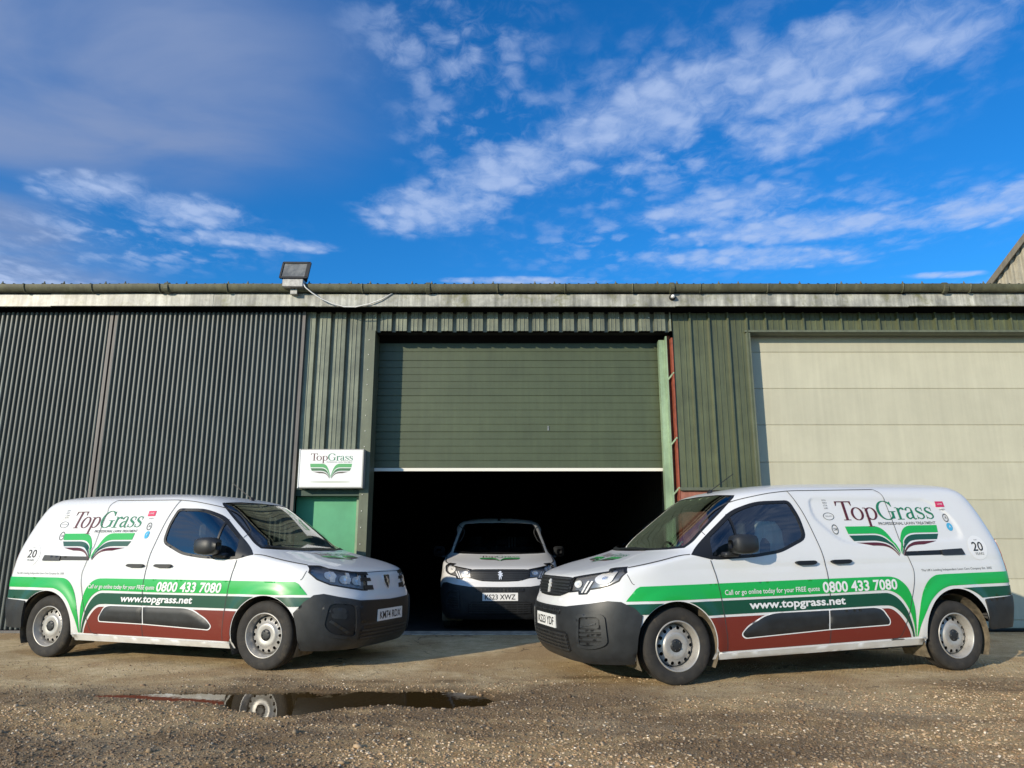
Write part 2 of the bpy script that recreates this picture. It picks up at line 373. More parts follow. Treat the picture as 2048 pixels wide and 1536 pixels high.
SERIF = serif_word()
def bez(p0, p1, p2, p3, n=14):
    t = np.linspace(0, 1, n)[:, None]; p0, p1, p2, p3 = (np.array(k, float) for k in (p0, p1, p2, p3))
    return [tuple(k) for k in (1 - t)**3*p0 + 3*t*(1 - t)**2*p1 + 3*t*t*(1 - t)*p2 + t**3*p3]
def leaf_polys():
    """three bands of one wing: x from 0 (spine) to 1 (tip), z from 0 to 1"""
    def cur(xo, hh, xb, xe, ze): return [(xo, hh)] + bez((xb, hh), (xb*0.42, hh), (xe + 0.10, hh*0.62 + 0.02), (xe, ze))
    E = [(1.0, 1.0, 0.42, 0.012, 0.16), (0.975, 0.745, 0.46, 0.016, 0.02), (0.968, 0.69, 0.49, 0.030, 0.03), (0.90, 0.50, 0.53, 0.034, -0.01), (0.86, 0.44, 0.55, 0.048, 0.0), (0.55, 0.33, 0.52, 0.052, -0.05)]
    out = []
    for i, m_ in ((0, 'green'), (2, 'dkgreen'), (4, 'maroon_ink')):
        out.append((m_, cur(*E[i]) + cur(*E[i + 1])[::-1]))
    return out
LEAF = leaf_polys()
def put_text(name, s, ch, x0, z0, hgt, m, parent, bold=0.0, width=None, dirx=1, shear=0.0, off=0.003, outside=None, rise=0.0):
    V, T = text_tris(s, bold); V = V.copy()
    V[:, 0] += shear*V[:, 1]
    sx = hgt if width is None else width/max(V[:, 0].max(), 1e-6)
    A = np.stack([x0 + dirx*V[:, 0]*sx, z0 + V[:, 1]*hgt + rise*V[:, 0]*sx], 1)
    return surf(name, A, T, ch, off, m, parent, outside, smooth=False)
def put_logo(ch, x0, z0, wid, hgt, parent, dirx=1, off=0.003, outside=None, shear=0.0, sub=True, name='logo_lettering'):
    (tv, tt), (gv, gt), L = SERIF
    for V, T, m_ in ((tv, tt, 'maroon_ink'), (gv, gt, 'green_ink')):
        A = np.stack([x0 + dirx*(V[:, 0] + shear*V[:, 1])/L*wid, z0 + V[:, 1]*hgt], 1)
        surf(name, A, T, ch, off, m_, parent, outside, smooth=False)
    if sub: put_text('strapline_lettering', 'PROFESSIONAL LAWN TREATMENT', ch, x0 + dirx*wid*0.385, z0 - hgt*0.27, hgt*0.15, 'greyink', parent, 0.012, wid*0.61, dirx, shear, off, outside)
def put_leaf(ch, xc, z0, half, hgt, parent, off=0.003, outside=None, mats=None, step=0.04):
    for sg in (1, -1):
        for m_, pl_ in LEAF:
            poly = densify([(xc + sg*a*half, z0 + b*hgt) for a, b in pl_], step)
            V, T = tri_region(poly, (), step)
            surf('leaf_emblem', V, T, ch, off, (mats or {}).get(m_, m_), parent, outside)

# ------------------------------------------------------------------ building materials
def sheet_mat(name, base, rough=0.45, streak=0.12, algae=None, metal=0.0):
    """painted or galvanised sheet: vertical streaks, grime from the top, optional algae"""
    m, q = new_mat(name); tc = q.n('ShaderNodeTexCoord').outputs['Object']
    mp = q.n('ShaderNodeMapping', inp={'Vector': tc, 'Scale': (14, 14, 0.6)}).outputs[0]
    s1 = q.n('ShaderNodeTexNoise', inp={'Vector': mp, 'Scale': 1.0, 'Detail': 6, 'Roughness': 0.65}).outputs[0]
    s2 = q.n('ShaderNodeTexNoise', inp={'Vector': tc, 'Scale': 2.2, 'Detail': 8, 'Roughness': 0.7}).outputs[0]
    f = q.math('MULTIPLY', q.ramp(s1, 0.25, 0.75, 1 - streak, 1 + streak), q.ramp(s2, 0.3, 0.7, 1 - streak, 1 + streak*0.7))
    c = q.n('ShaderNodeVectorMath', operation='SCALE', inp={0: (*base,), 'Scale': f}).outputs[0]
    c = q.n('ShaderNodeVectorMath', operation='SCALE', inp={0: c, 'Scale': q.ramp(q.n('ShaderNodeObjectInfo').outputs['Random'], 0.0, 1.0, 0.93, 1.07)}).outputs[0]
    if algae: c = q.mix(q.math('MULTIPLY', q.ramp(q.n('ShaderNodeTexNoise', inp={'Vector': tc, 'Scale': 3.1, 'Detail': 10, 'Roughness': 0.75, 'Distortion': 0.5}).outputs[0], 0.48, 0.68), 0.75), c, algae)
    b = q.n('ShaderNodeBsdfPrincipled', inp={'Base Color': c, 'Roughness': rough, 'Metallic': metal})
    bn = q.n('ShaderNodeBump', inp={'Height': s2, 'Strength': 0.12, 'Distance': 0.02}); q.t.links.new(bn.outputs[0], b.inputs['Normal'])
    q.n('ShaderNodeOutputMaterial', inp={'Surface': b.outputs[0]}); return m
M['corr'] = sheet_mat('grey_green_corrugated', (0.082, 0.094, 0.085), 0.5, 0.14)
M['corr_dk'] = sheet_mat('grey_edge_strip', (0.11, 0.10, 0.095), 0.55, 0.15)
M['cladL'] = sheet_mat('sage_green_cladding', (0.170, 0.182, 0.128), 0.32, 0.28)
M['cladR'] = sheet_mat('olive_green_cladding', (0.088, 0.100, 0.052), 0.38, 0.2)
M['flash'] = sheet_mat('green_flashing', (0.115, 0.128, 0.085), 0.45, 0.14)
M['galv'] = sheet_mat('galvanised_fascia', (0.36, 0.355, 0.31), 0.42, 0.42, (0.16, 0.155, 0.055))
M['gutter'] = sheet_mat('mossy_gutter', (0.095, 0.095, 0.055), 0.6, 0.25, (0.05, 0.055, 0.02))
M['roof'] = sheet_mat('fibre_cement_roof', (0.12, 0.13, 0.14), 0.8, 0.2)
M['rdoor'] = sheet_mat('green_door_panel', (0.068, 0.085, 0.043), 0.42, 0.10)
M['cream'] = sheet_mat('cream_door_panel', (0.47, 0.45, 0.34), 0.5, 0.05)
M['teal'] = mat('teal_board', (0.085, 0.34, 0.175), 0.55, var=0.12, vscale=1.8)
M['dkteal'] = mat('dark_green_timber', (0.03, 0.06, 0.045), 0.6)
M['palegreen'] = sheet_mat('pale_green_steel', (0.24, 0.33, 0.21), 0.5, 0.25)
M['oxide'] = mat('red_oxide_steel', (0.26, 0.065, 0.035), 0.6, var=0.25, vscale=12)
M['brick'] = mat('red_painted_wall', (0.30, 0.12, 0.085), 0.8, var=0.2, vscale=8)
M['seal'] = mat('white_door_rail', (0.74, 0.72, 0.64), 0.4)
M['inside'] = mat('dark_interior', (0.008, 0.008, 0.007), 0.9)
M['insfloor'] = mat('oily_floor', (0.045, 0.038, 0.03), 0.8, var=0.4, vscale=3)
M['signw'] = mat('sign_face_white', (0.78, 0.78, 0.76), 0.35)
M['signframe'] = mat('sign_frame_grey', (0.34, 0.33, 0.31), 0.45)
M['s_green'] = mat('sign_green', (0.10, 0.36, 0.13), 0.4); M['s_dk'] = mat('sign_dark_green', (0.06, 0.16, 0.075), 0.4); M['s_mar'] = mat('sign_brown', (0.10, 0.075, 0.06), 0.4)
M['s_grey'] = mat('sign_shadow_print', (0.52, 0.54, 0.45), 0.4)
M['alu'] = mat('weathered_aluminium', (0.30, 0.29, 0.27), 0.4, 0.6, var=0.2, vscale=20)
M['lampglass'] = mat('floodlight_glass', (0.16, 0.16, 0.15), 0.15, var=0.5, vscale=5, coat=0.5)
M['cable'] = mat('white_cable', (0.75, 0.74, 0.70), 0.5)
M['barn'] = sheet_mat('weathered_barn_sheet', (0.34, 0.31, 0.24), 0.8, 0.2)
M['barn_dk'] = sheet_mat('barn_verge', (0.12, 0.105, 0.08), 0.8, 0.2)

# ------------------------------------------------------------------ the warehouse
YF = 10.8
WH = empty('warehouse', (0, YF, 0))
tag(WH, 'long metal-clad warehouse with corrugated doors, a half-open green door and a cream door', 'warehouse')
def profile_sheet(name, x0, x1, z0, z1, y, prof, pitch, m, parent, phase=0.0, thick=0.0):
    """vertical ribbed sheet; prof = list of (fraction of the pitch, outward depth)"""
    xs = []; k0 = math.floor((x0 - phase)/pitch) - 1; k1 = math.ceil((x1 - phase)/pitch) + 1
    for k in range(k0, k1):
        for f, d in prof: xs.append((phase + (k + f)*pitch, d))
    xa = np.array([p[0] for p in xs]); da = np.array([p[1] for p in xs])
    pts = [(x0, float(np.interp(x0, xa, da)))] + [(a, b) for a, b in xs if x0 + 1e-4 < a < x1 - 1e-4] + [(x1, float(np.interp(x1, xa, da)))]
    v = []; f = []
    for a, d in pts: v += [(a, y - d, z0), (a, y - d, z1)]
    for i in range(len(pts) - 1): f.append((2*i, 2*i + 2, 2*i + 3, 2*i + 1))
    n = len(v)                                               # a turned lower and upper edge gives the sheet its thickness
    for a, d in pts: v += [(a, y - d + 0.004, z0), (a, y - d + 0.004, z1)]
    for i in range(len(pts) - 1): f.append((2*i + 2, 2*i, n + 2*i, n + 2*i + 2)); f.append((2*i + 1, 2*i + 3, n + 2*i + 3, n + 2*i + 1))
    o = obj(name, [(a, b - YF, c) for a, b, c in v], f, m, parent); return o
def wbox(name, x0, x1, y0, y1, z0, z1, m, parent=WH, c=0.0):
    b = MB(); b.box(x0, x1, y0 - YF, y1 - YF, z0, z1, c); return b.build(name, m, parent)
CORR = [(0.0, 0.0), (0.30, 0.0), (0.36, 0.004), (0.42, 0.034), (0.46, 0.038), (0.70, 0.040), (0.84, 0.036), (0.88, 0.032), (0.94, 0.004)]
# two sliding leaves of fine corrugated sheet
for x0, x1, yl in ((-9.6, -6.125, 10.72), (-6.095, -3.17, 10.72)):
    leaf = wbox('sliding_door_leaf', x0 + 0.02, x1 - 0.02, yl + 0.006, yl + 0.06, 0.05, 4.67, 'corr_dk')
    n = max(1, round((x1 - x0)/0.73))
    for k in range(n):
        a, b = x0 + 0.045 + (x1 - x0 - 0.09)*k/n, x0 + 0.045 + (x1 - x0 - 0.09)*(k + 1)/n
        profile_sheet('corrugated_sheet', a, b, 0.045, 4.69, yl + 0.002, CORR, 0.0735, 'corr', leaf, -6.1)
    for xe in (x0, x1 - 0.045):
        wbox('edge_strip', xe, xe + 0.045, yl - 0.028, yl + 0.05, 0.04, 4.70, 'corr_dk', leaf)
wbox('door_guide_rail', -9.6, -3.15, 10.64, 10.80, 0.0, 0.035, 'corr_dk')
# box-profile cladding
CL = [(0.0, 0.040), (0.07, 0.040), (0.09, 0.050), (0.13, 0.050), (0.15, 0.040), (0.34, 0.040), (0.36, 0.050), (0.40, 0.050), (0.42, 0.040), (0.68, 0.040), (0.70, -0.03), (0.94, -0.03), (0.96, 0.040)]
CR = [(0.0, 0.0), (0.26, 0.0), (0.275, 0.011), (0.305, 0.011), (0.32, 0.0), (0.56, 0.0), (0.575, 0.011), (0.605, 0.011), (0.62, 0.0), (0.80, 0.0), (0.845, 0.050), (0.915, 0.050), (0.97, 0.0)]
PL_, PR_ = 0.2345, 0.292
for a, b in ((-3.165, -2.70), (-2.70, -2.235)): profile_sheet('cladding_sheet', a, b, 1.99, 4.715, YF, CL, PL_, 'cladL', WH, -3.19)
for k in range(5):
    a = -2.235 + k*0.938; b = min(a + 0.938, 2.475); profile_sheet('header_sheet', a, b, 4.415, 4.715, YF, CL, PL_, 'cladL', WH, -3.19)
for a, b in ((2.475, 3.06), (3.06, 3.645)): profile_sheet('cladding_sheet', a, b, 2.02, 4.715, YF, CR, PR_, 'cladR', WH, 2.49)
for k in range(6):
    a = 3.645 + k*1.0; profile_sheet('header_sheet', a, a + 1.0, 4.425, 4.715, YF, CR, PR_, 'cladR', WH, 2.49)
# eaves: black board standing in for the shade under the fascia, fascia strips, gutter, roof
wbox('eaves_shade_board', -9.8, 10, 10.86, 10.9, 4.60, 5.04, 'inside')
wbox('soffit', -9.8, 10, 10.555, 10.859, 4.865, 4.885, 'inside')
fas = wbox('fascia', -9.8, 10, 10.525, 10.55, 4.77, 4.90, 'galv')
cuts = [-9.8, -7.0, -4.55, -2.98, -1.75, 0.6, 2.45, 4.28, 5.98, 7.52, 10]
for i in range(len(cuts) - 1):
    dz_ = random.uniform(-0.008, 0.008); tl_ = random.uniform(-0.004, 0.004)
    a, b = cuts[i], cuts[i + 1] + 0.02; y = 10.50 - (i % 2)*0.004
    v = [(a, y - YF, 4.735 + dz_), (b, y - YF, 4.735 + dz_ + tl_), (b, y - YF, 4.925 + dz_ + tl_), (a, y - YF, 4.925 + dz_),
         (a, y + 0.02 - YF, 4.725 + dz_), (b, y + 0.02 - YF, 4.725 + dz_ + tl_), (a, y + 0.04 - YF, 4.935 + dz_), (b, y + 0.04 - YF, 4.935 + dz_ + tl_),
         (a, y - 0.008 - YF, 4.728 + dz_), (b, y - 0.008 - YF, 4.728 + dz_ + tl_), (b, y - 0.008 - YF, 4.748 + dz_ + tl_), (a, y - 0.008 - YF, 4.748 + dz_)]
    obj('fascia_strip', v, [(0, 1, 2, 3), (4, 5, 1, 0), (3, 2, 7, 6), (8, 9, 10, 11), (4, 5, 9, 8), (11, 10, 1, 0)], 'galv', fas)
gut = MB(); n = 10; v = []
for x in np.linspace(-9.8, 10, 34):
    sag = random.uniform(-0.006, 0.006)
    for k in range(n): a = math.pi + math.pi*k/(n - 1); v.append((x, 10.455 - YF + 0.068*math.cos(a), 5.045 + sag + 0.112*math.sin(a)))
f = [(i*n + k, i*n + k + 1, i*n + n + k + 1, i*n + n + k) for i in range(33) for k in range(n - 1)]
gut.add(v, f); go = gut.build('gutter', 'gutter', WH, True)
for x in np.arange(-9.4, 10, 1.02):
    b = MB(); b.tube([(x, 10.455 - YF + 0.074*math.cos(a), 5.045 + 0.118*math.sin(a)) for a in np.linspace(math.pi, 2*math.pi, 9)], 0.011, 5); b.build('gutter_bracket', 'gutter', go)
for x in (-5.22, -1.27, 2.42, 6.55):
    b = MB(); b.lathe([(0.06, -0.04), (0.084, -0.03), (0.084, 0.03), (0.06, 0.04)], 16, 'x', (x, 10.455 - YF, 5.0)); b.build('gutter_joint', 'gutter', go)
# roof: corrugated sheets rising behind the gutter with hook bolts along the edge
roof = MB(); xs = np.arange(-9.9, 10.1, 0.0365); v = []; f = []
for i, x in enumerate(xs):
    d = 0.024*math.cos(2*math.pi*x/0.146); v += [(x, 10.50 - YF, 5.075 + d), (x, 26.0 - YF, 7.2 + d)]
    if i: f.append((2*i - 2, 2*i, 2*i + 1, 2*i - 1))
roof.add(v, f); ro = roof.build('roof', 'roof', WH, True)
for i, x in enumerate(np.arange(-8.7, 9, 0.47)):
    xx = x + (0.12 if i % 2 else -0.05); b = MB(); b.tube([(xx, 10.56 - YF, 5.09), (xx, 10.56 - YF, 5.145)], 0.009, 6); b.lathe([(0, 0.02), (0.018, 0.015), (0.02, 0)], 8, 'z', (xx, 10.56 - YF, 5.105)); b.build('roof_bolt', 'gutter', ro)
# green overhead door
DX0, DX1, DY = -2.16, 2.36, 11.16
rd = wbox('green_overhead_door', DX0, DX1, DY + 0.012, DY + 0.05, 2.335, 4.33, 'rdoor')
tag(rd, 'half-raised ribbed green overhead door')
def door_section(x0, x1, z0, z1, y, ribs, m, parent):
    hs_ = z1 - z0; pr = [(z0, 0.010), (z0 + 0.004, 0.0)]
    for k in range(1, ribs): z = z0 + hs_*k/ribs; pr += [(z - 0.007, 0.0), (z - 0.003, 0.007), (z + 0.003, 0.007), (z + 0.007, 0.0)]
    pr += [(z1 - 0.006, 0.0), (z1 - 0.001, 0.012)]
    v = []; f = []
    for z, d in pr: v += [(x0, y + d - YF, z), (x1, y + d - YF, z)]
    for i in range(len(pr) - 1): f.append((2*i, 2*i + 1, 2*i + 3, 2*i + 2))
    return obj('door_section', v, f, m, parent)
for z0, z1 in ((2.352, 2.905), (2.912, 3.475), (3.482, 4.043), (4.050, 4.335)): door_section(DX0, DX1, z0, z1, DY, 5 if z0 < 4 else 2, 'rdoor', rd)
wbox('bottom_rail', DX0 + 0.02, DX1 - 0.02, DY - 0.012, DY + 0.05, 2.302, 2.349, 'seal', rd)
b = MB(); b.box(0.55, 0.57, DY - 0.012 - YF, DY - YF, 2.93, 3.0); b.build('handle_bolt', 'alu', rd)
# cream door
cd = wbox('cream_overhead_door', 3.60, 9.6, 11.012, 11.05, 0.0, 4.7, 'cream'); tag(cd, 'closed cream panelled overhead door')
zs = [0.03, 0.145, 0.715, 1.285, 1.855, 2.42, 2.99, 3.56, 4.14, 4.68]
for i in range(len(zs) - 1): door_section(3.60, 9.6, zs[i] + 0.003, zs[i + 1] - 0.003, 11.0, 1, 'cream', cd)
wbox('bottom_rail', 3.62, 9.6, 10.99, 11.05, 0.0, 0.03, 'black', cd)
wbox('door_header', 3.60, 9.6, 10.79, 10.985, 4.385, 4.425, 'flash'); wbox('drip_flashing', 3.58, 9.6, 10.752, 10.788, 4.395, 4.428, 'flash')
wbox('door_jamb', 3.60, 3.66, 10.757, 10.985, 0.0, 4.385, 'flash')
# left jamb and the flashing with its screws
wbox('jamb_flashing', -2.235, -2.10, 10.745, 10.775, 0.0, 4.42, 'flash'); wbox('jamb_return', -2.13, -2.10, 10.776, 11.12, 0.0, 4.42, 'flash')
wbox('lintel', -2.09, 2.45, 10.91, 11.05, 4.43, 4.75, 'inside'); wbox('header_shade_panel', -2.35, 2.5, 11.26, 11.29, 4.25, 4.9, 'inside')  # black panel over the shortened door stands in for the header's shadow
sc = MB()
for z in np.arange(0.5, 4.4, 0.235): sc.box(-2.193, -2.183, 10.735 - YF, 10.745 - YF, z, z + 0.012)
for x in np.arange(-3.05, 2.4, PL_*2): sc.box(x, x + 0.011, 10.752 - YF, 10.762 - YF, 4.62, 4.632)
tag(sc.build('cladding_screws', 'seal', WH), None, kind='stuff')
# right-hand door guide, stanchion, brackets
wbox('door_guide', 2.285, 2.395, 10.94, 11.06, 0.0, 4.32, 'palegreen'); wbox('guide_flange', 2.375, 2.396, 10.86, 10.939, 0.0, 4.36, 'palegreen')
stn = wbox('steel_stanchion', 2.415, 2.475, 10.97, 11.2, 0.0, 4.40, 'oxide'); wbox('stanchion_flange', 2.45, 2.474, 10.80, 10.969, 0.0, 4.32, 'oxide', stn)
for z in (3.72, 2.72, 1.98, 1.2):
    b = MB(); b.tube([(2.39, 10.87 - YF, z - 0.05), (2.47, 10.80 - YF, z + 0.05)], 0.016, 4); b.build('guide_bracket', 'palegreen', stn)
wbox('base_wall', 2.48, 3.60, 10.80, 10.9, 0.0, 1.975, 'brick'); wbox('base_flashing', 2.47, 3.62, 10.745, 10.85, 1.978, 2.022, 'flash')
wbox('door_post', 3.50, 3.598, 10.92, 11.0, 0, 4.3, 'inside')
# entrance below the sign
wbox('entrance_lintel', -3.17, -2.24, 10.78, 10.99, 1.90, 1.99, 'dkteal'); tag(wbox('entrance_door', -3.2, -2.30, 10.95, 11.0, 0.0, 1.93, 'teal'), 'teal green door panel')
wbox('entrance_frame', -2.298, -2.265, 10.90, 11.0, 0, 1.93, 'palegreen'); wbox('entrance_gap', -2.264, -2.236, 10.965, 11.02, 0, 1.93, 'inside'); wbox('entrance_post', -2.232, -2.125, 10.778, 10.80, 0, 1.92, 'palegreen')
# dark inside
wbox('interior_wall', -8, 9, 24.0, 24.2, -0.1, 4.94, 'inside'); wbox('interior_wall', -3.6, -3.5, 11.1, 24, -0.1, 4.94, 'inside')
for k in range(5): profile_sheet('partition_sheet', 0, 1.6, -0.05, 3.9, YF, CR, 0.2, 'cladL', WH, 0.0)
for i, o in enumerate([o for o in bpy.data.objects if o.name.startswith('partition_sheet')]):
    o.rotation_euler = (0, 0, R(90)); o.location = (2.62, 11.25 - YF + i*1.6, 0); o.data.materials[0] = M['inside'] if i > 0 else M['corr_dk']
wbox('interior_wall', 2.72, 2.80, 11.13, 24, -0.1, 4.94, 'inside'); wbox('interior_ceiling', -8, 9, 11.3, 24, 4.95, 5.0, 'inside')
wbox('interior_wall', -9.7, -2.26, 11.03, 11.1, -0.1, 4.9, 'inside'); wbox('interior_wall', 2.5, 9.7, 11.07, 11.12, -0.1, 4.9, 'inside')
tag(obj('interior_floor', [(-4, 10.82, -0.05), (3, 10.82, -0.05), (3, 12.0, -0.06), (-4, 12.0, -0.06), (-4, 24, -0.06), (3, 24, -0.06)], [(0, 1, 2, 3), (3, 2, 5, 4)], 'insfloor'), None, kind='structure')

# ------------------------------------------------------------------ sign, floodlight, cable, bulb
sg_ = empty('sign', (-2.63, 10.6, 2.0)); tag(sg_, 'white box sign with the green leaf emblem above the teal door', 'sign')
b = MB(); b.box(-0.47, 0.47, 0.0, 0.14, 0.0, 0.565); b.build('sign_box', 'signframe', sg_)
b = MB(); b.box(-0.455, 0.455, -0.006, -0.001, 0.014, 0.551, 0.002); fc = b.build('sign_face', 'signw', sg_)
for a in (-0.47, 0.457): MB().box(a, a + 0.013, -0.012, -0.0005, 0.0, 0.565).build('sign_edge', 'signframe' if a > 0 else 'signw', sg_)
for x in (-0.3, 0.3): MB().box(x - 0.02, x + 0.02, 0.14, 0.19, 0.2, 0.4).build('sign_bracket', 'signframe', sg_)
chs = plane_chart((0, -0.006, 0), (1, 0, 0), (0, 0, 1))
put_logo(chs, -0.30, 0.395, 0.61, 0.105, fc, 1, 0.0012, np.array([0, 0.05, 0.3]))
put_leaf(chs, 0.0, 0.145, 0.305, 0.205, fc, 0.0012, np.array([0, 0.05, 0.3]), {'green': 's_green', 'dkgreen': 's_dk', 'maroon_ink': 's_mar'}, 0.05)
V, T = tri_region([(0.29*math.cos(a), 0.087 + 0.012*math.sin(a)) for a in np.linspace(0, 2*math.pi, 40, endpoint=False)], (), 0.1); surf('printed_shadow', V, T, chs, 0.0012, 's_grey', fc, np.array([0, 0.05, 0.3]))
fl = empty('floodlight', (-3.29, 10.42, 4.95)); tag(fl, 'square floodlight tilted on the roof edge above the corrugated door', 'floodlight')
b = MB(); b.box(-0.16, 0.16, -0.1, 0.08, 0.02, 0.15, 0.012); b.box(-0.05, 0.05, -0.02, 0.1, -0.06, 0.04); b.build('mounting_box', 'alu', fl)
hd = MB(); hw, hh_ = 0.215, 0.205
v = [(-hw, 0, 0), (hw, 0, 0), (hw, 0, hh_*1.35), (-hw, 0, hh_*1.35), (-hw*0.7, 0.15, 0.03), (hw*0.7, 0.15, 0.03), (hw*0.7, 0.15, hh_*1.1), (-hw*0.7, 0.15, hh_*1.1)]
hd.add(v, [(1, 5, 6, 2), (0, 3, 7, 4), (3, 2, 6, 7), (0, 4, 5, 1), (4, 7, 6, 5)]); ho = hd.build('lamp_housing', 'black', fl)
fr = MB()
for a in ((-hw - 0.01, -hw + 0.018, 0, hh_*1.35), (hw - 0.045, hw + 0.01, 0, hh_*1.35), (-hw, hw, hh_*1.35 - 0.02, hh_*1.35 + 0.012), (-hw, hw, -0.01, 0.02)): fr.box(a[0], a[1], -0.025, 0.005, a[2], a[3])
fo = fr.build('lamp_frame', 'black', fl); gl = MB().box(-hw + 0.02, hw - 0.046, -0.012, -0.004, 0.021, hh_*1.35 - 0.021).build('lamp_glass', 'lampglass', fl)
for o in (ho, fo, gl): o.location = (0.0, -0.06, 0.17); o.rotation_euler = (R(-14), R(3), R(-6))
cb = MB(); cb.tube(smooth_line([(-3.20, 10.45, 5.10), (-3.08, 10.47, 4.97), (-2.86, 10.50, 4.83), (-2.60, 10.52, 4.735), (-2.35, 10.525, 4.745), (-2.1, 10.53, 4.84), (-1.86, 10.54, 4.955)], 8) if False else [tuple(p) for p in np.array([[-3.15, 10.34, 5.05], [-3.10, 10.35, 4.97], [-3.00, 10.37, 4.89], [-2.87, 10.40, 4.81], [-2.70, 10.43, 4.74], [-2.53, 10.45, 4.70], [-2.36, 10.46, 4.70], [-2.16, 10.46, 4.745], [-1.98, 10.47, 4.82], [-1.81, 10.48, 4.925]])], 0.009, 6)
tag(cb.build('cable', 'cable', None, True), 'white cable drooping from the floodlight across the fascia', 'cable')
lb = empty('bulkhead_lamp', (2.43, 10.49, 4.86)); tag(lb, 'small round bulb fitting on the fascia above the right door edge', 'lamp')
b = MB(); b.lathe([(0.0, -0.03), (0.045, -0.03), (0.05, 0.0), (0.04, 0.02)], 16, 'y'); b.build('lamp_base', 'black', lb, True)
b = MB(); b.lathe([(0.0, -0.085), (0.018, -0.08), (0.03, -0.06), (0.026, -0.031)], 14, 'y'); b.build('lamp_bulb', 'signw', lb, True)

# ------------------------------------------------------------------ barn behind, right
bn_ = empty('barn', (16.51, 24.0, 0), R(-34.5)); tag(bn_, 'weathered corrugated barn gable rising behind the cream door', 'barn')
BM = 1.2070262967843837
def barn_edge(x): return 10.10 + x*BM
v = []; f = []
for i, x in enumerate(np.arange(-2.0, 6, 0.04)):
    d = 0.035*math.cos(2*math.pi*x/0.20); v += [(x, -d, 0), (x, -d, barn_edge(x) - 0.12)]
    if i: f.append((2*i - 2, 2*i, 2*i + 1, 2*i - 1))
obj('gable_sheet', v, f, 'barn', bn_, True)
b = MB(); x0, x1 = -2.3, 6.2; z0, z1 = barn_edge(x0), barn_edge(x1)
b.add([(x, y, z) for y in (-0.25, 9.0) for x, z in ((x0, z0 - 0.26), (x1, z1 - 0.26), (x1, z1), (x0, z0))], [(0, 1, 2, 3), (3, 2, 6, 7), (0, 4, 5, 1), (4, 7, 6, 5), (0, 3, 7, 4), (1, 5, 6, 2)]); b.build('roof_verge', 'barn_dk', bn_)

# ------------------------------------------------------------------ ground
rng = np.random.default_rng(3)
def vnoise(X, Y, sc_, seed):
    X = X*sc_; Y = Y*sc_; xi = np.floor(X).astype(int); yi = np.floor(Y).astype(int); fx = X - xi; fy = Y - yi
    fx = fx*fx*(3 - 2*fx); fy = fy*fy*(3 - 2*fy)
    def hsh(a, b):
        n_ = (a*374761393 + b*668265263 + seed*1442695041) & 0xffffffff; n_ = ((n_ ^ (n_ >> 13))*1274126177) & 0xffffffff; return ((n_ ^ (n_ >> 16)) & 0xffff)/65535.0
    return (hsh(xi, yi)*(1 - fx) + hsh(xi + 1, yi)*fx)*(1 - fy) + (hsh(xi, yi + 1)*(1 - fx) + hsh(xi + 1, yi + 1)*fx)*fy
def fbm(X, Y, sc_, seed, oc=4): return sum(vnoise(X, Y, sc_*2**k, seed + k)*0.5**k for k in range(oc))/sum(0.5**k for k in range(oc))
def edge_y(x): return np.interp(x, [-8, -4.3, -2.6, -1.5, -0.6, 0.3, 1.9, 3.2, 4.5, 7], [6.5, 6.45, 6.60, 6.75, 6.75, 6.80, 6.35, 6.45, 6.75, 7.0])
def gravel(X, Y): return np.clip((edge_y(X) + (fbm(X, Y, 1.3, 5) - 0.5)*1.7 - Y)/1.0 + 0.5, 0, 1)
PUD = np.array([(-3.42, 6.24), (-2.95, 6.10), (-2.5, 6.02), (-2.2, 5.88), (-1.95, 5.74), (-1.7, 5.53), (-1.5, 5.56), (-1.3, 5.70), (-0.95, 5.86), (-0.7, 5.83), (-0.45, 5.79), (-0.2, 5.93), (-0.05, 6.05), (-0.25, 6.27), (-0.55, 6.44), (-1.0, 6.46), (-1.6, 6.42), (-2.2, 6.42), (-2.9, 6.38)])
def ground_h(X, Y):
    gm_ = gravel(X, Y)
    hgt = gm_*((fbm(X, Y, 1.1, 11, 3) - 0.5)*0.035 + (fbm(X, Y, 9, 21, 3) - 0.5)*0.020 + (vnoise(X, Y, 42, 31) - 0.5)*0.009) + (1 - gm_)*((fbm(X, Y, 0.8, 41, 3) - 0.5)*0.012 + (fbm(X, Y, 14, 51, 3) - 0.5)*0.007)
    P = np.stack([X.ravel(), Y.ravel()], 1); sd = dist_poly(P, PUD); sd = np.where(pip(P, PUD), sd, -sd).reshape(X.shape) + (fbm(X, Y, 7, 61, 3) - 0.5)*0.16
    t = np.clip((sd + 0.12)/0.24, 0, 1); t = t*t*(3 - 2*t)
    hgt = hgt*(1 - 0.75*t) - 0.034*t
    far = np.clip((Y - 9.9)/0.6, 0, 1); return hgt*(1 - far) - 0.0
gx = np.arange(-7.4, 7.4001, 0.0235); gy = np.concatenate([np.arange(3.6, 7.6, 0.0165), np.arange(7.6, 10.81, 0.04)])
X, Y = np.meshgrid(gx, gy); Zg = ground_h(X, Y)
nx, ny = len(gx), len(gy)
V = np.stack([X.ravel(), Y.ravel(), Zg.ravel()], 1); ii = (np.arange(ny - 1)[:, None]*nx + np.arange(nx - 1)[None]).ravel()
F = np.stack([ii, ii + 1, ii + nx + 1, ii + nx], 1)
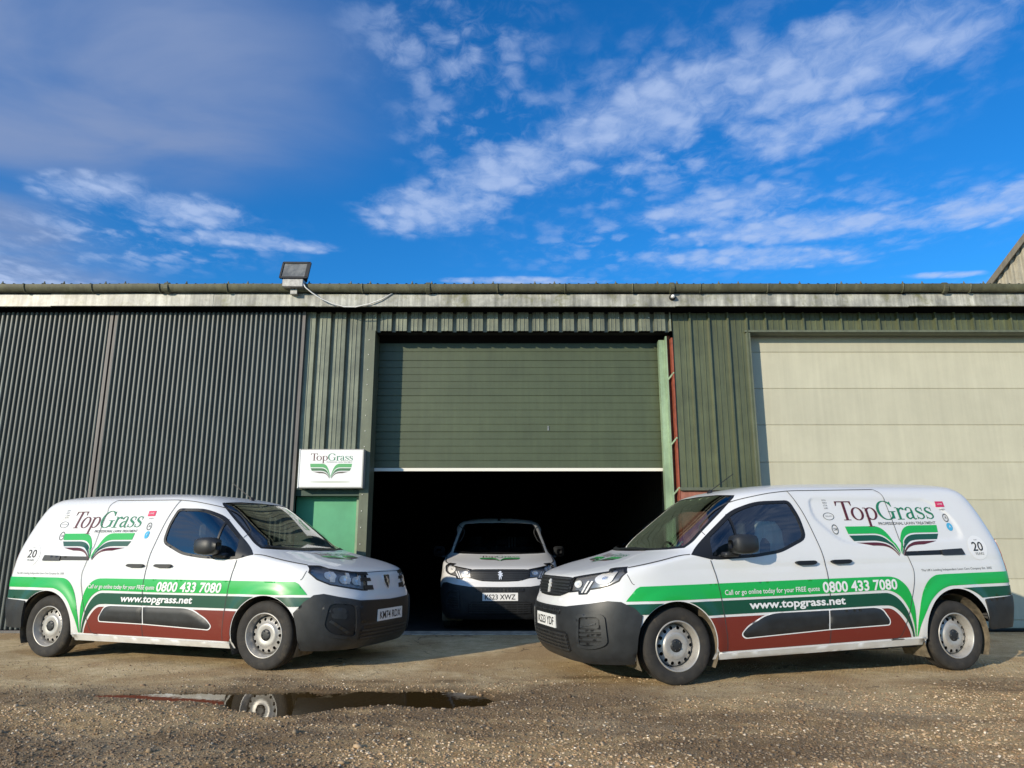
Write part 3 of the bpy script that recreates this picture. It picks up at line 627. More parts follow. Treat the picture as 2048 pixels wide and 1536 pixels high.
def fast_mesh(name, V, F, m, smooth=True):
    me = bpy.data.meshes.new(name); k = F.shape[1]
    me.vertices.add(len(V)); me.vertices.foreach_set('co', V.astype(np.float32).ravel()); me.loops.add(F.size); me.loops.foreach_set('vertex_index', F.astype(np.int32).ravel())
    me.polygons.add(len(F)); me.polygons.foreach_set('loop_start', np.arange(0, F.size, k, dtype=np.int32)); me.polygons.foreach_set('use_smooth', np.full(len(F), smooth)); me.update(calc_edges=True); me.validate()
    me.materials.append(M[m]); o = bpy.data.objects.new(name, me); COL.objects.link(o); return o
def ground_mat():
    m, q = new_mat('yard_ground'); tc = q.n('ShaderNodeTexCoord').outputs['Object']
    at = q.n('ShaderNodeAttribute', attribute_name='gravel').outputs['Fac']
    def nz(sc_, det=6, ro=0.6, di=0.0, st=(1, 1, 1)):
        mp = q.n('ShaderNodeMapping', inp={'Vector': tc, 'Scale': st}).outputs[0]
        return q.n('ShaderNodeTexNoise', inp={'Vector': mp, 'Scale': sc_, 'Detail': det, 'Roughness': ro, 'Distortion': di}).outputs[0]
    big, mid, fine = nz(0.9, 5, 0.6, 0.5), nz(7, 6, 0.65, 0.3), nz(95, 3, 0.7)
    con = q.mix(q.ramp(mid, 0.3, 0.72), (0.58, 0.42, 0.205), (0.78, 0.605, 0.345))
    con = q.mix(q.math('MULTIPLY', q.ramp(big, 0.40, 0.62), 0.75), con, (0.36, 0.21, 0.08))
    con = q.mix(q.ramp(fine, 0.50, 0.68, 0.0, 0.75), con, (0.78, 0.66, 0.45)); con = q.mix(q.ramp(fine, 0.48, 0.32, 0.0, 0.75), con, (0.20, 0.13, 0.07))
    vor = q.n('ShaderNodeTexVoronoi', feature='DISTANCE_TO_EDGE', inp={'Vector': q.n('ShaderNodeVectorMath', operation='ADD', inp={0: tc, 1: q.n('ShaderNodeVectorMath', operation='SCALE', inp={0: q.n('ShaderNodeTexNoise', inp={'Vector': tc, 'Scale': 2.4, 'Detail': 5}).outputs['Color'], 'Scale': 0.7}).outputs[0]}).outputs[0], 'Scale': 0.85})
    crack = q.math('MULTIPLY', q.ramp(vor.outputs['Distance'], 0.002, 0.012, 0.8, 0.0), q.ramp(nz(0.7, 2), 0.47, 0.60))
    con = q.mix(crack, con, (0.07, 0.05, 0.03))
    gra = q.mix(q.ramp(mid, 0.3, 0.7), (0.32, 0.20, 0.082), (0.53, 0.37, 0.175))
    gra = q.mix(q.ramp(nz(0.8, 5, 0.6, 0.6, (0.6, 1.6, 1)), 0.40, 0.60, 0.0, 0.8), gra, (0.165, 0.100, 0.046)); gra = q.mix(q.ramp(nz(0.55, 4), 0.5, 0.68, 0.0, 0.6), gra, (0.41, 0.31, 0.18))
    gra = q.mix(q.ramp(fine, 0.55, 0.68, 0.0, 0.8), gra, (0.55, 0.45, 0.33)); gra = q.mix(q.ramp(fine, 0.46, 0.32, 0.0, 0.75), gra, (0.055, 0.04, 0.028))
    c = q.mix(at, con, gra)
    wet = q.n('ShaderNodeAttribute', attribute_name='wet').outputs['Fac']
    c = q.mix(q.math('MULTIPLY', wet, 0.8), c, (0.085, 0.048, 0.020))
    b = q.n('ShaderNodeBsdfPrincipled', inp={'Base Color': c, 'Roughness': q.ramp(wet, 0, 1, 0.92, 0.35), 'Specular IOR Level': 0.3})
    wv = q.n('ShaderNodeTexWave', inp={'Vector': q.n('ShaderNodeMapping', inp={'Vector': tc, 'Rotation': (0, 0, R(28))}).outputs[0], 'Scale': 9.0, 'Distortion': 3.0, 'Detail': 3, 'Detail Scale': 2.5}).outputs['Fac']
    fine = q.math('ADD', fine, q.math('MULTIPLY', q.math('MULTIPLY', wv, q.ramp(nz(0.6, 3), 0.45, 0.6)), 0.45))
    hb = q.math('ADD', fine, q.math('MULTIPLY', nz(38, 4, 0.7), 1.2))
    bn = q.n('ShaderNodeBump', inp={'Height': hb, 'Strength': 0.8, 'Distance': 0.014}); q.t.links.new(bn.outputs[0], b.inputs['Normal'])
    q.n('ShaderNodeOutputMaterial', inp={'Surface': b.outputs[0]}); return m
M['yard'] = ground_mat()
yard = fast_mesh('yard_ground', V, F, 'yard'); tag(yard, None, kind='structure')
at = yard.data.attributes.new('gravel', 'FLOAT', 'POINT'); at.data.foreach_set('value', gravel(X, Y).ravel().astype(np.float32))
P2 = np.stack([X.ravel(), Y.ravel()], 1); sd = dist_poly(P2, PUD); sd = np.where(pip(P2, PUD), sd, -sd) + (fbm(X, Y, 4, 71, 3).ravel() - 0.5)*0.35
wet = np.clip((sd + 0.22)/0.3, 0, 1)
rut = np.exp(-((Y - (6.95 + 0.12*np.sin(X*1.3)))/0.10)**2)*np.clip((fbm(X, Y, 1.7, 81, 3) - 0.42)/0.2, 0, 1)*(np.abs(X + 0.2) < 2.4)
wet = np.clip(wet + rut.ravel()*0.75, 0, 1)
at = yard.data.attributes.new('wet', 'FLOAT', 'POINT'); at.data.foreach_set('value', wet.astype(np.float32))
M['field'] = mat('yard_beyond', (0.17, 0.14, 0.10), 0.95, var=0.3, vscale=0.4)
B = 900.0
tag(obj('ground', [(-B, -B, -0.16), (B, -B, -0.16), (B, B, -0.16), (-B, B, -0.16)], [(0, 1, 2, 3)], 'field'), None, kind='structure')
e = MB()   # the yard goes on round the detailed patch
e.add([(-40, -40, -0.004), (40, -40, -0.004), (40, 3.6, -0.004), (-40, 3.6, -0.004)], [(0, 1, 2, 3)]); e.add([(-40, 3.6, -0.004), (-7.4, 3.6, -0.004), (-7.4, 10.8, -0.004), (-40, 10.8, -0.004)], [(0, 1, 2, 3)]); e.add([(7.4, 3.6, -0.004), (40, 3.6, -0.004), (40, 10.8, -0.004), (7.4, 10.8, -0.004)], [(0, 1, 2, 3)])
tag(e.build('yard', 'field'), None, kind='structure')
wbm, q = new_mat('puddle_water')
nzw = q.n('ShaderNodeTexNoise', inp={'Vector': q.n('ShaderNodeTexCoord').outputs['Object'], 'Scale': 16, 'Detail': 2}).outputs[0]
pb = q.n('ShaderNodeBsdfPrincipled', inp={'Base Color': (0.050, 0.030, 0.010, 1), 'Roughness': 0.02, 'IOR': 1.45, 'Specular IOR Level': 0.5})
bnw = q.n('ShaderNodeBump', inp={'Height': nzw, 'Strength': 0.05, 'Distance': 0.006}); q.t.links.new(bnw.outputs[0], pb.inputs['Normal'])
q.n('ShaderNodeOutputMaterial', inp={'Surface': pb.outputs[0]}); M['water'] = wbm
tag(obj('puddle', [(-3.75, 5.3, -0.017), (0.3, 5.3, -0.017), (0.3, 6.65, -0.017), (-3.75, 6.65, -0.017)], [(0, 1, 2, 3)], 'water'), None, kind='structure')
th = MB(); th.box(-2.1, 2.3, 10.42, 10.815, -0.03, 0.012, 0.008); M['thr'] = mat('threshold_concrete', (0.34, 0.30, 0.23), 0.9, var=0.3, vscale=9, bump=0.3, bscale=80); tag(th.build('threshold', 'thr'), None, kind='structure')
# loose stones: thousands of small rounded lumps, denser on the gravel
N = 72000
ys = 3.9 + (8.0 - 3.9)*rng.random(N*2)**1.3; xs = (rng.random(N*2)*2 - 1)*np.minimum(0.78*ys + 0.3, 6.0)
keep = rng.random(N*2) < (0.36 + 0.64*gravel(xs, ys)); keep &= ~pip(np.stack([xs, ys], 1), PUD*1.0)
xs, ys = xs[keep][:N], ys[keep][:N]; n_ = len(xs)
t_ = (1 + 5**0.5)/2; ico = np.array([(-1, t_, 0), (1, t_, 0), (-1, -t_, 0), (1, -t_, 0), (0, -1, t_), (0, 1, t_), (0, -1, -t_), (0, 1, -t_), (t_, 0, -1), (t_, 0, 1), (-t_, 0, -1), (-t_, 0, 1)])/1.9
icf = np.array([(0, 11, 5), (0, 5, 1), (0, 1, 7), (0, 7, 10), (0, 10, 11), (1, 5, 9), (5, 11, 4), (11, 10, 2), (10, 7, 6), (7, 1, 8), (3, 9, 4), (3, 4, 2), (3, 2, 6), (3, 6, 8), (3, 8, 9), (4, 9, 5), (2, 4, 11), (6, 2, 10), (8, 6, 7), (9, 8, 1)])
size = (0.0022 + 0.0085*rng.random(n_)**4)*np.where(gravel(xs, ys) > 0.5, 1.0, 0.75); size[rng.random(n_) < 0.006] *= 2.3
ang = rng.random(n_)*6.283; sx_, sy_, sz_ = size*(0.9 + 0.7*rng.random(n_)), size*(0.7 + 0.4*rng.random(n_)), size*(0.45 + 0.35*rng.random(n_))
jit = 1 + 0.25*(rng.random((n_, 12, 1)) - 0.5)
L = ico[None]*jit; lx, ly, lz = L[..., 0]*sx_[:, None], L[..., 1]*sy_[:, None], L[..., 2]*sz_[:, None]
c_, s_ = np.cos(ang)[:, None], np.sin(ang)[:, None]
hz = ground_h(xs, ys)
VV = np.stack([lx*c_ - ly*s_ + xs[:, None], lx*s_ + ly*c_ + ys[:, None], lz + hz[:, None] + sz_[:, None]*0.35], -1).reshape(-1, 3)
FF = (icf[None] + (np.arange(n_)*12)[:, None, None]).reshape(-1, 3)
sm, q = new_mat('stones'); rp = q.n('ShaderNodeNewGeometry').outputs['Random Per Island']
cr_ = q.n('ShaderNodeValToRGB'); q.t.links.new(rp, cr_.inputs[0]); el_ = cr_.color_ramp.elements
el_[0].position = 0; el_[0].color = (0.16, 0.095, 0.048, 1); el_[1].position = 1; el_[1].color = (0.70, 0.60, 0.46, 1)
for ps, cc in ((0.35, (0.26, 0.168, 0.088, 1)), (0.7, (0.37, 0.26, 0.15, 1)), (0.95, (0.50, 0.39, 0.26, 1))): k_ = el_.new(ps); k_.color = cc
tcs = q.n('ShaderNodeMapping', inp={'Vector': q.n('ShaderNodeTexCoord').outputs['Object'], 'Scale': (0.6, 1.6, 1)}).outputs[0]
pat = q.ramp(q.n('ShaderNodeTexNoise', inp={'Vector': tcs, 'Scale': 0.8, 'Detail': 5, 'Roughness': 0.6, 'Distortion': 0.6}).outputs[0], 0.38, 0.60, 1.3, 0.58)
stc = q.n('ShaderNodeVectorMath', operation='SCALE', inp={0: cr_.outputs[0], 'Scale': pat}).outputs[0]
pb = q.n('ShaderNodeBsdfPrincipled', inp={'Base Color': stc, 'Roughness': 0.75}); q.n('ShaderNodeOutputMaterial', inp={'Surface': pb.outputs[0]}); M['stones'] = sm
tag(fast_mesh('gravel', VV, FF, 'stones', True), 'loose brown and grey gravel over the yard', None, None, 'stuff')

# ------------------------------------------------------------------ vans
def pchip(xs, ys):
    xs = np.array(xs, float); ys = np.array(ys, float); h_ = np.diff(xs); d = np.diff(ys)/h_; m_ = np.zeros(len(xs))
    for i in range(1, len(xs) - 1):
        if d[i - 1]*d[i] > 0:
            w1, w2 = 2*h_[i] + h_[i - 1], h_[i] + 2*h_[i - 1]; m_[i] = (w1 + w2)/(w1/d[i - 1] + w2/d[i])
    m_[0], m_[-1] = d[0], d[-1]
    def f(x):
        x = np.clip(np.asarray(x, float), xs[0], xs[-1]); i = np.clip(np.searchsorted(xs, x) - 1, 0, len(xs) - 2)
        t = (x - xs[i])/h_[i]
        return (2*t**3 - 3*t**2 + 1)*ys[i] + (t**3 - 2*t**2 + t)*h_[i]*m_[i] + (-2*t**3 + 3*t**2)*ys[i + 1] + (t**3 - t**2)*h_[i]*m_[i + 1]
    return f
ZT = 1.765
F_xn = pchip([0.19, 0.24, 0.33, 0.45, 0.56, 0.64, 0.69, 0.73, 0.80, 0.87, 0.91, 0.945, 0.98, 1.02, 1.06, 1.09, 1.115, 1.14, 1.3, 1.45, 1.56, 1.62, 1.665, 1.70, 1.73, 1.75, ZT],
             [0.78, 0.83, 0.865, 0.888, 0.892, 0.89, 0.878, 0.858, 0.842, 0.825, 0.795, 0.72, 0.59, 0.42, 0.25, 0.13, 0.03, -0.035, -0.28, -0.50, -0.66, -0.75, -0.85, -1.0, -1.22, -1.5, -1.9])
_w = pchip([0.19, 0.26, 0.4, 0.55, 0.75, 0.88, 0.98, 1.08, 1.2, 1.35, 1.5, 1.6, 1.65, 1.69],
           [0.84, 0.875, 0.902, 0.916, 0.918, 0.908, 0.898, 0.882, 0.852, 0.812, 0.767, 0.732, 0.702, 0.655])
def F_w(z):
    z = np.asarray(z, float); a = _w(np.minimum(z, 1.69))
    return np.where(z > 1.69, 0.655*np.clip((ZT - z)/(ZT - 1.69), 0, 1)**0.36, a)
F_xc = pchip([0.19, 0.85, 0.99, 1.05, 1.1, 1.14, 1.3, 1.45, 1.62, 1.7, ZT], [-0.02, 0.0, 0.06, -0.2, -0.5, -0.68, -0.93, -1.15, -1.40, -1.7, -2.2])
F_n = pchip([0.19, 0.5, 0.9, 1.06, 1.14, 1.7, ZT], [3.6, 3.1, 2.9, 3.0, 3.6, 3.8, 2.6])
F_xr = pchip([0.19, 0.3, 0.55, 0.8, 1.1, 1.4, 1.55, 1.62, 1.67, 1.71, 1.74, ZT], [-3.44, -3.48, -3.511, -3.508, -3.475, -3.385, -3.32, -3.275, -3.22, -3.14, -3.02, -2.6])
SF, SK, SR = 1.3, 2.6, 0.6
class Van:
    def __init__(s, name, loc, yaw, long=False, facelift=False, tilt=0.0, plate='', vis=0):
        s.long, s.fl, s.tilt, s.vis = long, facelift, tilt, vis
        s.root = empty(name, loc, yaw)
        s.wb = 2.975 if long else 2.785
        s.out = np.array([[-3.2 if long else -2.9, 0, 0.75], [-0.1, 0, 0.75]]); s.plate = plate
        s.recess = np.array(rounded([(s.sx(a), b) for a, b in [(-3.03, 1.15), (-2.97, 1.40), (-2.76, 1.575), (-1.49, 1.585), (-1.475, 1.40), (-1.72, 1.12)]], [0.16, 0.18, 0.16, 0.06, 0.1, 0.2], 6))
    def sx(s, x):
        if not s.long: return x
        return float(np.interp(-x, [-2, 0.45, 1.48, 2.306, 3.13, 3.51, 4.0], [2, -0.45, -1.545, -2.49, -3.372, -3.80, -4.29]))
    def g(s, z):
        xn, w, xc, n, xr = F_xn(z), F_w(z), F_xc(z), F_n(z), F_xr(z)
        if s.long:
            xr = xr - 0.29; xc = np.where(xc < -1.5, xc - 0.1, xc)
        xc = np.minimum(xc, xn - 0.45); xrc = np.minimum(xr + 0.42, xc - 0.1)
        return xn, w, xc, n, xr, xrc
    def disp(s, x, z):
        d = np.zeros(np.broadcast(x, z).shape)
        for cx in (0.02, -s.wb):
            r = np.hypot(x - cx, (z - 0.315)*0.96); t = np.clip((0.50 - r)/0.09, 0, 1); d = d + 0.014*t*t*(3 - 2*t)*(z > 0.25)
        P = np.stack([np.broadcast_to(x, d.shape).ravel(), np.broadcast_to(z, d.shape).ravel()], 1)
        near = (P[:, 0] < -1.2) & (P[:, 1] > 1.0)
        if near.any():
            q = P[near]; sd = dist_poly(q, s.recess); sd = np.where(pip(q, s.recess), sd, -sd)
            t = np.clip((sd + 0.004)/0.028, 0, 1); dd = np.zeros(len(P)); dd[near] = -0.013*t*t*(3 - 2*t); d = d + dd.reshape(d.shape)
        t = np.clip(1 - np.abs(z - 0.955)/0.05, 0, 1)*np.clip((-x + 0.2)/0.5, 0, 1); d = d - 0.004*t     # shoulder crease
        return d
    def tl(s, P):
        if not s.tilt: return P
        c, q = math.cos(s.tilt), math.sin(s.tilt); x, z = P[:, 0].copy(), P[:, 2] - 0.3
        return np.stack([x*c + z*q, P[:, 1], -x*q + z*c + 0.3], 1)
    def Wf(s, x, z):
        xn, w, xc, n, xr, xrc = s.g(z)
        t = np.clip((x - xc)/(xn - xc), 0, 1); t2 = np.clip((xrc - x)/(xrc - xr), 0, 1)
        return w*np.maximum(1 - t**n, 0)**(1/n)*np.maximum(1 - t2**6, 0)**(1/6)
    def side(s, sg):
        def ch(A):
            x, z = A[:, 0], A[:, 1]; return s.tl(np.stack([x, sg*(s.Wf(x, z) + s.disp(x, z)), z], 1))
        return ch
    def S_of(s, kind, a, z):
        """('f', y, z) or ('s', x, z) -> ring parameter"""
        xn, w, xc, n, xr, xrc = (float(k) for k in s.g(np.array(z)))
        if kind == 'f': Y = min(abs(a)/w, 1.0); X = max(1 - Y**n, 0)**(1/n); sgn = -1 if a < 0 else 1; return sgn*SF*math.atan2(Y, X)/(math.pi/2)
        if a >= xc: X = min((a - xc)/(xn - xc), 1); Y = max(1 - X**n, 0)**(1/n); return SF*math.atan2(Y, X)/(math.pi/2)
        if a >= xrc: return SF + SK*(xc - a)/(xc - xrc)
        X = min((xrc - a)/(xrc - xr), 1); Y = max(1 - X**6, 0)**(1/6); return SF + SK + SR*math.atan2(X, Y)/(math.pi/2)
    def ring(s, S, z):
        xn, w, xc, n, xr, xrc = s.g(z); sg = np.where(S < 0, -1, 1); S = np.abs(S)
        f1 = np.clip(S/SF, 0, 1)*math.pi/2; c, q = np.cos(f1), np.sin(f1); r = (np.abs(c)**n + np.abs(q)**n)**(-1/n)
        xf, yf = xc + (xn - xc)*r*c, w*r*q
        xs = xc + (xrc - xc)*np.clip((S - SF)/SK, 0, 1)
        f2 = np.clip((S - SF - SK)/SR, 0, 1)*math.pi/2; c, q = np.cos(f2), np.sin(f2); r = (np.abs(c)**6 + np.abs(q)**6)**(-1/6)
        xb, yb = xrc - (xrc - xr)*r*q, w*r*c
        x = np.where(S <= SF, xf, np.where(S <= SF + SK, xs, xb)); y = np.where(S <= SF, yf, np.where(S <= SF + SK, w, yb))
        k = np.clip(y/0.3, 0, 1)*np.where(S <= SF, np.clip(S/SF*2 - 1, 0, 1), np.where(S <= SF + SK, 1, np.clip(1 - (S - SF - SK)/SR, 0, 1)))
        y = y + s.disp(x, z)*k
        return s.tl(np.stack([x, sg*y, z], 1))
    def wrap(s): return lambda A: s.ring(A[:, 0], A[:, 1])
    def top(s):
        def ch(A):
            x, y = A[:, 0], np.abs(A[:, 1]); lo = np.full(len(A), 0.88); hi = np.full(len(A), ZT - 1e-4)
            for _ in range(26):
                mid = (lo + hi)/2; ok = (s.Wf(x, mid) >= y) & (s.g(mid)[0] > x); lo = np.where(ok, mid, lo); hi = np.where(ok, hi, mid)
            return s.tl(np.stack([x, A[:, 1], lo], 1))
        return ch
    def wpoly(s, pts, mirror=False, step=0.02):
        """a half outline of ('f'|'s', a, z) points -> (S, z) polygon; mirror closes it across the centre line"""
        q = [(s.S_of(k, a, z), z) for k, a, z in pts]
        if mirror: q = q + [(-a, b) for a, b in q[::-1]]
        o_ = []
        for p in q:
            if not o_ or abs(p[0] - o_[-1][0]) + abs(p[1] - o_[-1][1]) > 1e-5: o_.append(p)
        if abs(o_[0][0] - o_[-1][0]) + abs(o_[0][1] - o_[-1][1]) < 1e-5: o_.pop()
        return densify(o_, step)
    # patches
    def wp(s, name, poly, off, m, parent=None, holes=(), step=0.03, rim=0.0, dome=None, smooth=True):
        V, T = tri_region(poly, holes, step); return surf(name, V, T, s.wrap(), off, m, parent or s.root, s.out, rim, smooth, dome)
    def sp(s, name, poly, off, m, sg, parent=None, holes=(), step=0.04, rim=0.0, dome=None, mapx=True):
        if mapx: poly = [(s.sx(a), b) for a, b in poly]; holes = [[(s.sx(a), b) for a, b in h_] for h_ in holes]
        poly = densify(poly, step); holes = [densify(h_, step) for h_ in holes]
        V, T = tri_region(poly, holes, step); return surf(name, V, T, s.side(sg), off, m, parent or s.root, s.out, rim, True, dome)
    def line(s, name, pts, w, m, sg, parent, off=0.0012, mapx=True):
        pts = smooth_line(pts, 6); 
        if mapx: pts = [(s.sx(a), b) for a, b in pts]
        P = densify(pts, 0.03, False); poly = stroke(P, w); n = len(P)
        V = np.array(poly); T = []
        for i in range(n - 1): T += [(i, i + 1, 2*n - 2 - i), (i, 2*n - 2 - i, 2*n - 1 - i)]
        return surf(name, V, np.array(T), s.side(sg), off, m, parent, s.out)
    def wline(s, name, pts, w, m, parent, off=0.0012):
        P = densify(smooth_line(pts, 6), 0.03, False); n = len(P); V = np.array(stroke(P, w)); T = []
        for i in range(n - 1): T += [(i, i + 1, 2*n - 2 - i), (i, 2*n - 2 - i, 2*n - 1 - i)]
        return surf(name, V, np.array(T), s.wrap(), off, m, parent, s.out)

WIN = rounded([(-0.185, 1.082), (-0.42, 1.032), (-0.80, 1.045), (-1.06, 1.078), (-1.36, 1.20), (-1.345, 1.40), (-1.285, 1.565), (-0.93, 1.555), (-0.70, 1.475), (-0.45, 1.285)], [0.01, 0.06, 0.06, 0.07, 0.075, 0.06, 0.05, 0.10, 0.08, 0.06], 5)
def inset(poly, d):
    q = np.array(poly); c = []
    n = len(q); area = 0.5*sum(q[i][0]*q[(i + 1) % n][1] - q[(i + 1) % n][0]*q[i][1] for i in range(n)); sg = 1 if area > 0 else -1
    for i in range(n):
        t = q[(i + 1) % n] - q[i - 1]; t = t/max(np.hypot(*t), 1e-9); c.append(tuple(q[i] + sg*d*np.array([-t[1], t[0]])))
    return c
SCR = [('f', 0.0, 1.118), ('f', 0.35, 1.122), ('f', 0.62, 1.130), ('f', 0.755, 1.142), ('f', 0.745, 1.20), ('f', 0.70, 1.35), ('f', 0.655, 1.49), ('f', 0.612, 1.60), ('f', 0.585, 1.625), ('f', 0.35, 1.643), ('f', 0.0, 1.648)]
HEAD_OLD = [('f', 0.43, 0.900), ('f', 0.60, 0.928), ('f', 0.74, 0.957), ('s', 0.50, 0.979), ('s', 0.405, 0.988), ('s', 0.43, 0.945), ('s', 0.50, 0.88), ('s', 0.57, 0.845), ('f', 0.74, 0.822), ('f', 0.665, 0.808), ('f', 0.645, 0.772), ('f', 0.565, 0.765), ('f', 0.555, 0.792), ('f', 0.42, 0.778)]
HEAD_NEW = [('f', 0.36, 0.902), ('f', 0.52, 0.912), ('f', 0.70, 0.945), ('s', 0.50, 0.972), ('s', 0.415, 0.975), ('s', 0.45, 0.915), ('s', 0.53, 0.85), ('f', 0.75, 0.80), ('f', 0.60, 0.765), ('f', 0.46, 0.740), ('f', 0.38, 0.735)]

def steel_wheel(parent, loc, sg, steer=0.0):
    w = empty('wheel', loc, (0 if sg > 0 else math.pi) + steer, parent)
    if 'tyre' not in steel_wheel.__dict__:
        b = MB(); pr = [(0.205, 0.088), (0.225, 0.100), (0.262, 0.107), (0.295, 0.102), (0.314, 0.090), (0.321, 0.074), (0.322, 0.045), (0.314, 0.042), (0.314, 0.034), (0.323, 0.031), (0.323, 0.005), (0.315, 0.003), (0.315, -0.004), (0.323, -0.006), (0.323, -0.034), (0.315, -0.037), (0.315, -0.044), (0.322, -0.047), (0.32, -0.075), (0.31, -0.09), (0.26, -0.105), (0.205, -0.088)]
        b.lathe(pr, 64); t = b.build('tyre', 'rubber', w, True)
        rib = MB()
        steel_wheel.tyre = t.data
        prof = [(0.199, 0.015), (0.196, 0.055), (0.187, 0.062), (0.176, 0.050), (0.172, 0.050)]
        d_of = lambda r: np.interp(r, [0.05, 0.06, 0.085, 0.108, 0.118, 0.135, 0.160, 0.175, 0.18], [0.058, 0.060, 0.064, 0.062, 0.052, 0.042, 0.036, 0.005, -0.02])
        ring_ = lambda r, n: [(r*math.cos(2*math.pi*k/n), r*math.sin(2*math.pi*k/n)) for k in range(n)]
        holes = [ring_(0.05, 32)] + [[(0.148*math.cos(2*math.pi*k/14) + 0.0155*math.cos(a), 0.148*math.sin(2*math.pi*k/14) + 0.0155*math.sin(a)) for a in np.linspace(0, 2*math.pi, 12, endpoint=False)] for k in range(14)]
        ex = np.array([(r*math.cos(a), r*math.sin(a)) for r in (0.06, 0.075, 0.09, 0.105, 0.112, 0.118, 0.126, 0.132, 0.166, 0.174) for a in np.linspace(0, 2*math.pi, 56, endpoint=False)])
        V, T = tri_region(ring_(0.18, 64), holes, 0.006, ex); rr = np.hypot(*V.T)
        D = MB(); D.add([(a, dd, c) for (a, c), dd in zip(V, d_of(rr))], [tuple(t[::-1]) for t in T])
        D.lathe([(0.212, 0.086), (0.212, 0.096), (0.204, 0.1), (0.198, 0.092), (0.194, 0.06), (0.186, 0.046), (0.182, 0.02), (0.178, -0.08)], 64)
        r_ = D.build('rim', 'steel', w, True); steel_wheel.rim = r_.data
        B = MB(); B.lathe([(0.0, 0.070), (0.03, 0.070), (0.044, 0.068), (0.054, 0.062), (0.060, 0.05)], 32)
        for k in range(5): B.lathe([(0.0, 0.076), (0.007, 0.076), (0.009, 0.06)], 8, 'y', (0.038*math.cos(k*1.2566), 0, 0.038*math.sin(k*1.2566)))
        c_ = B.build('hub_cap', 'plastic', w, True); steel_wheel.cap = c_.data
        K = MB(); K.lathe([(0.0, -0.02), (0.17, -0.02), (0.178, -0.06)], 32); k_ = K.build('brake_disc', 'black', w, True); steel_wheel.disc = k_.data
    else:
        for nm, me in (('tyre', steel_wheel.tyre), ('rim', steel_wheel.rim), ('hub_cap', steel_wheel.cap), ('brake_disc', steel_wheel.disc)):
            o = bpy.data.objects.new(nm, me); COL.objects.link(o); o.parent = w
    return w

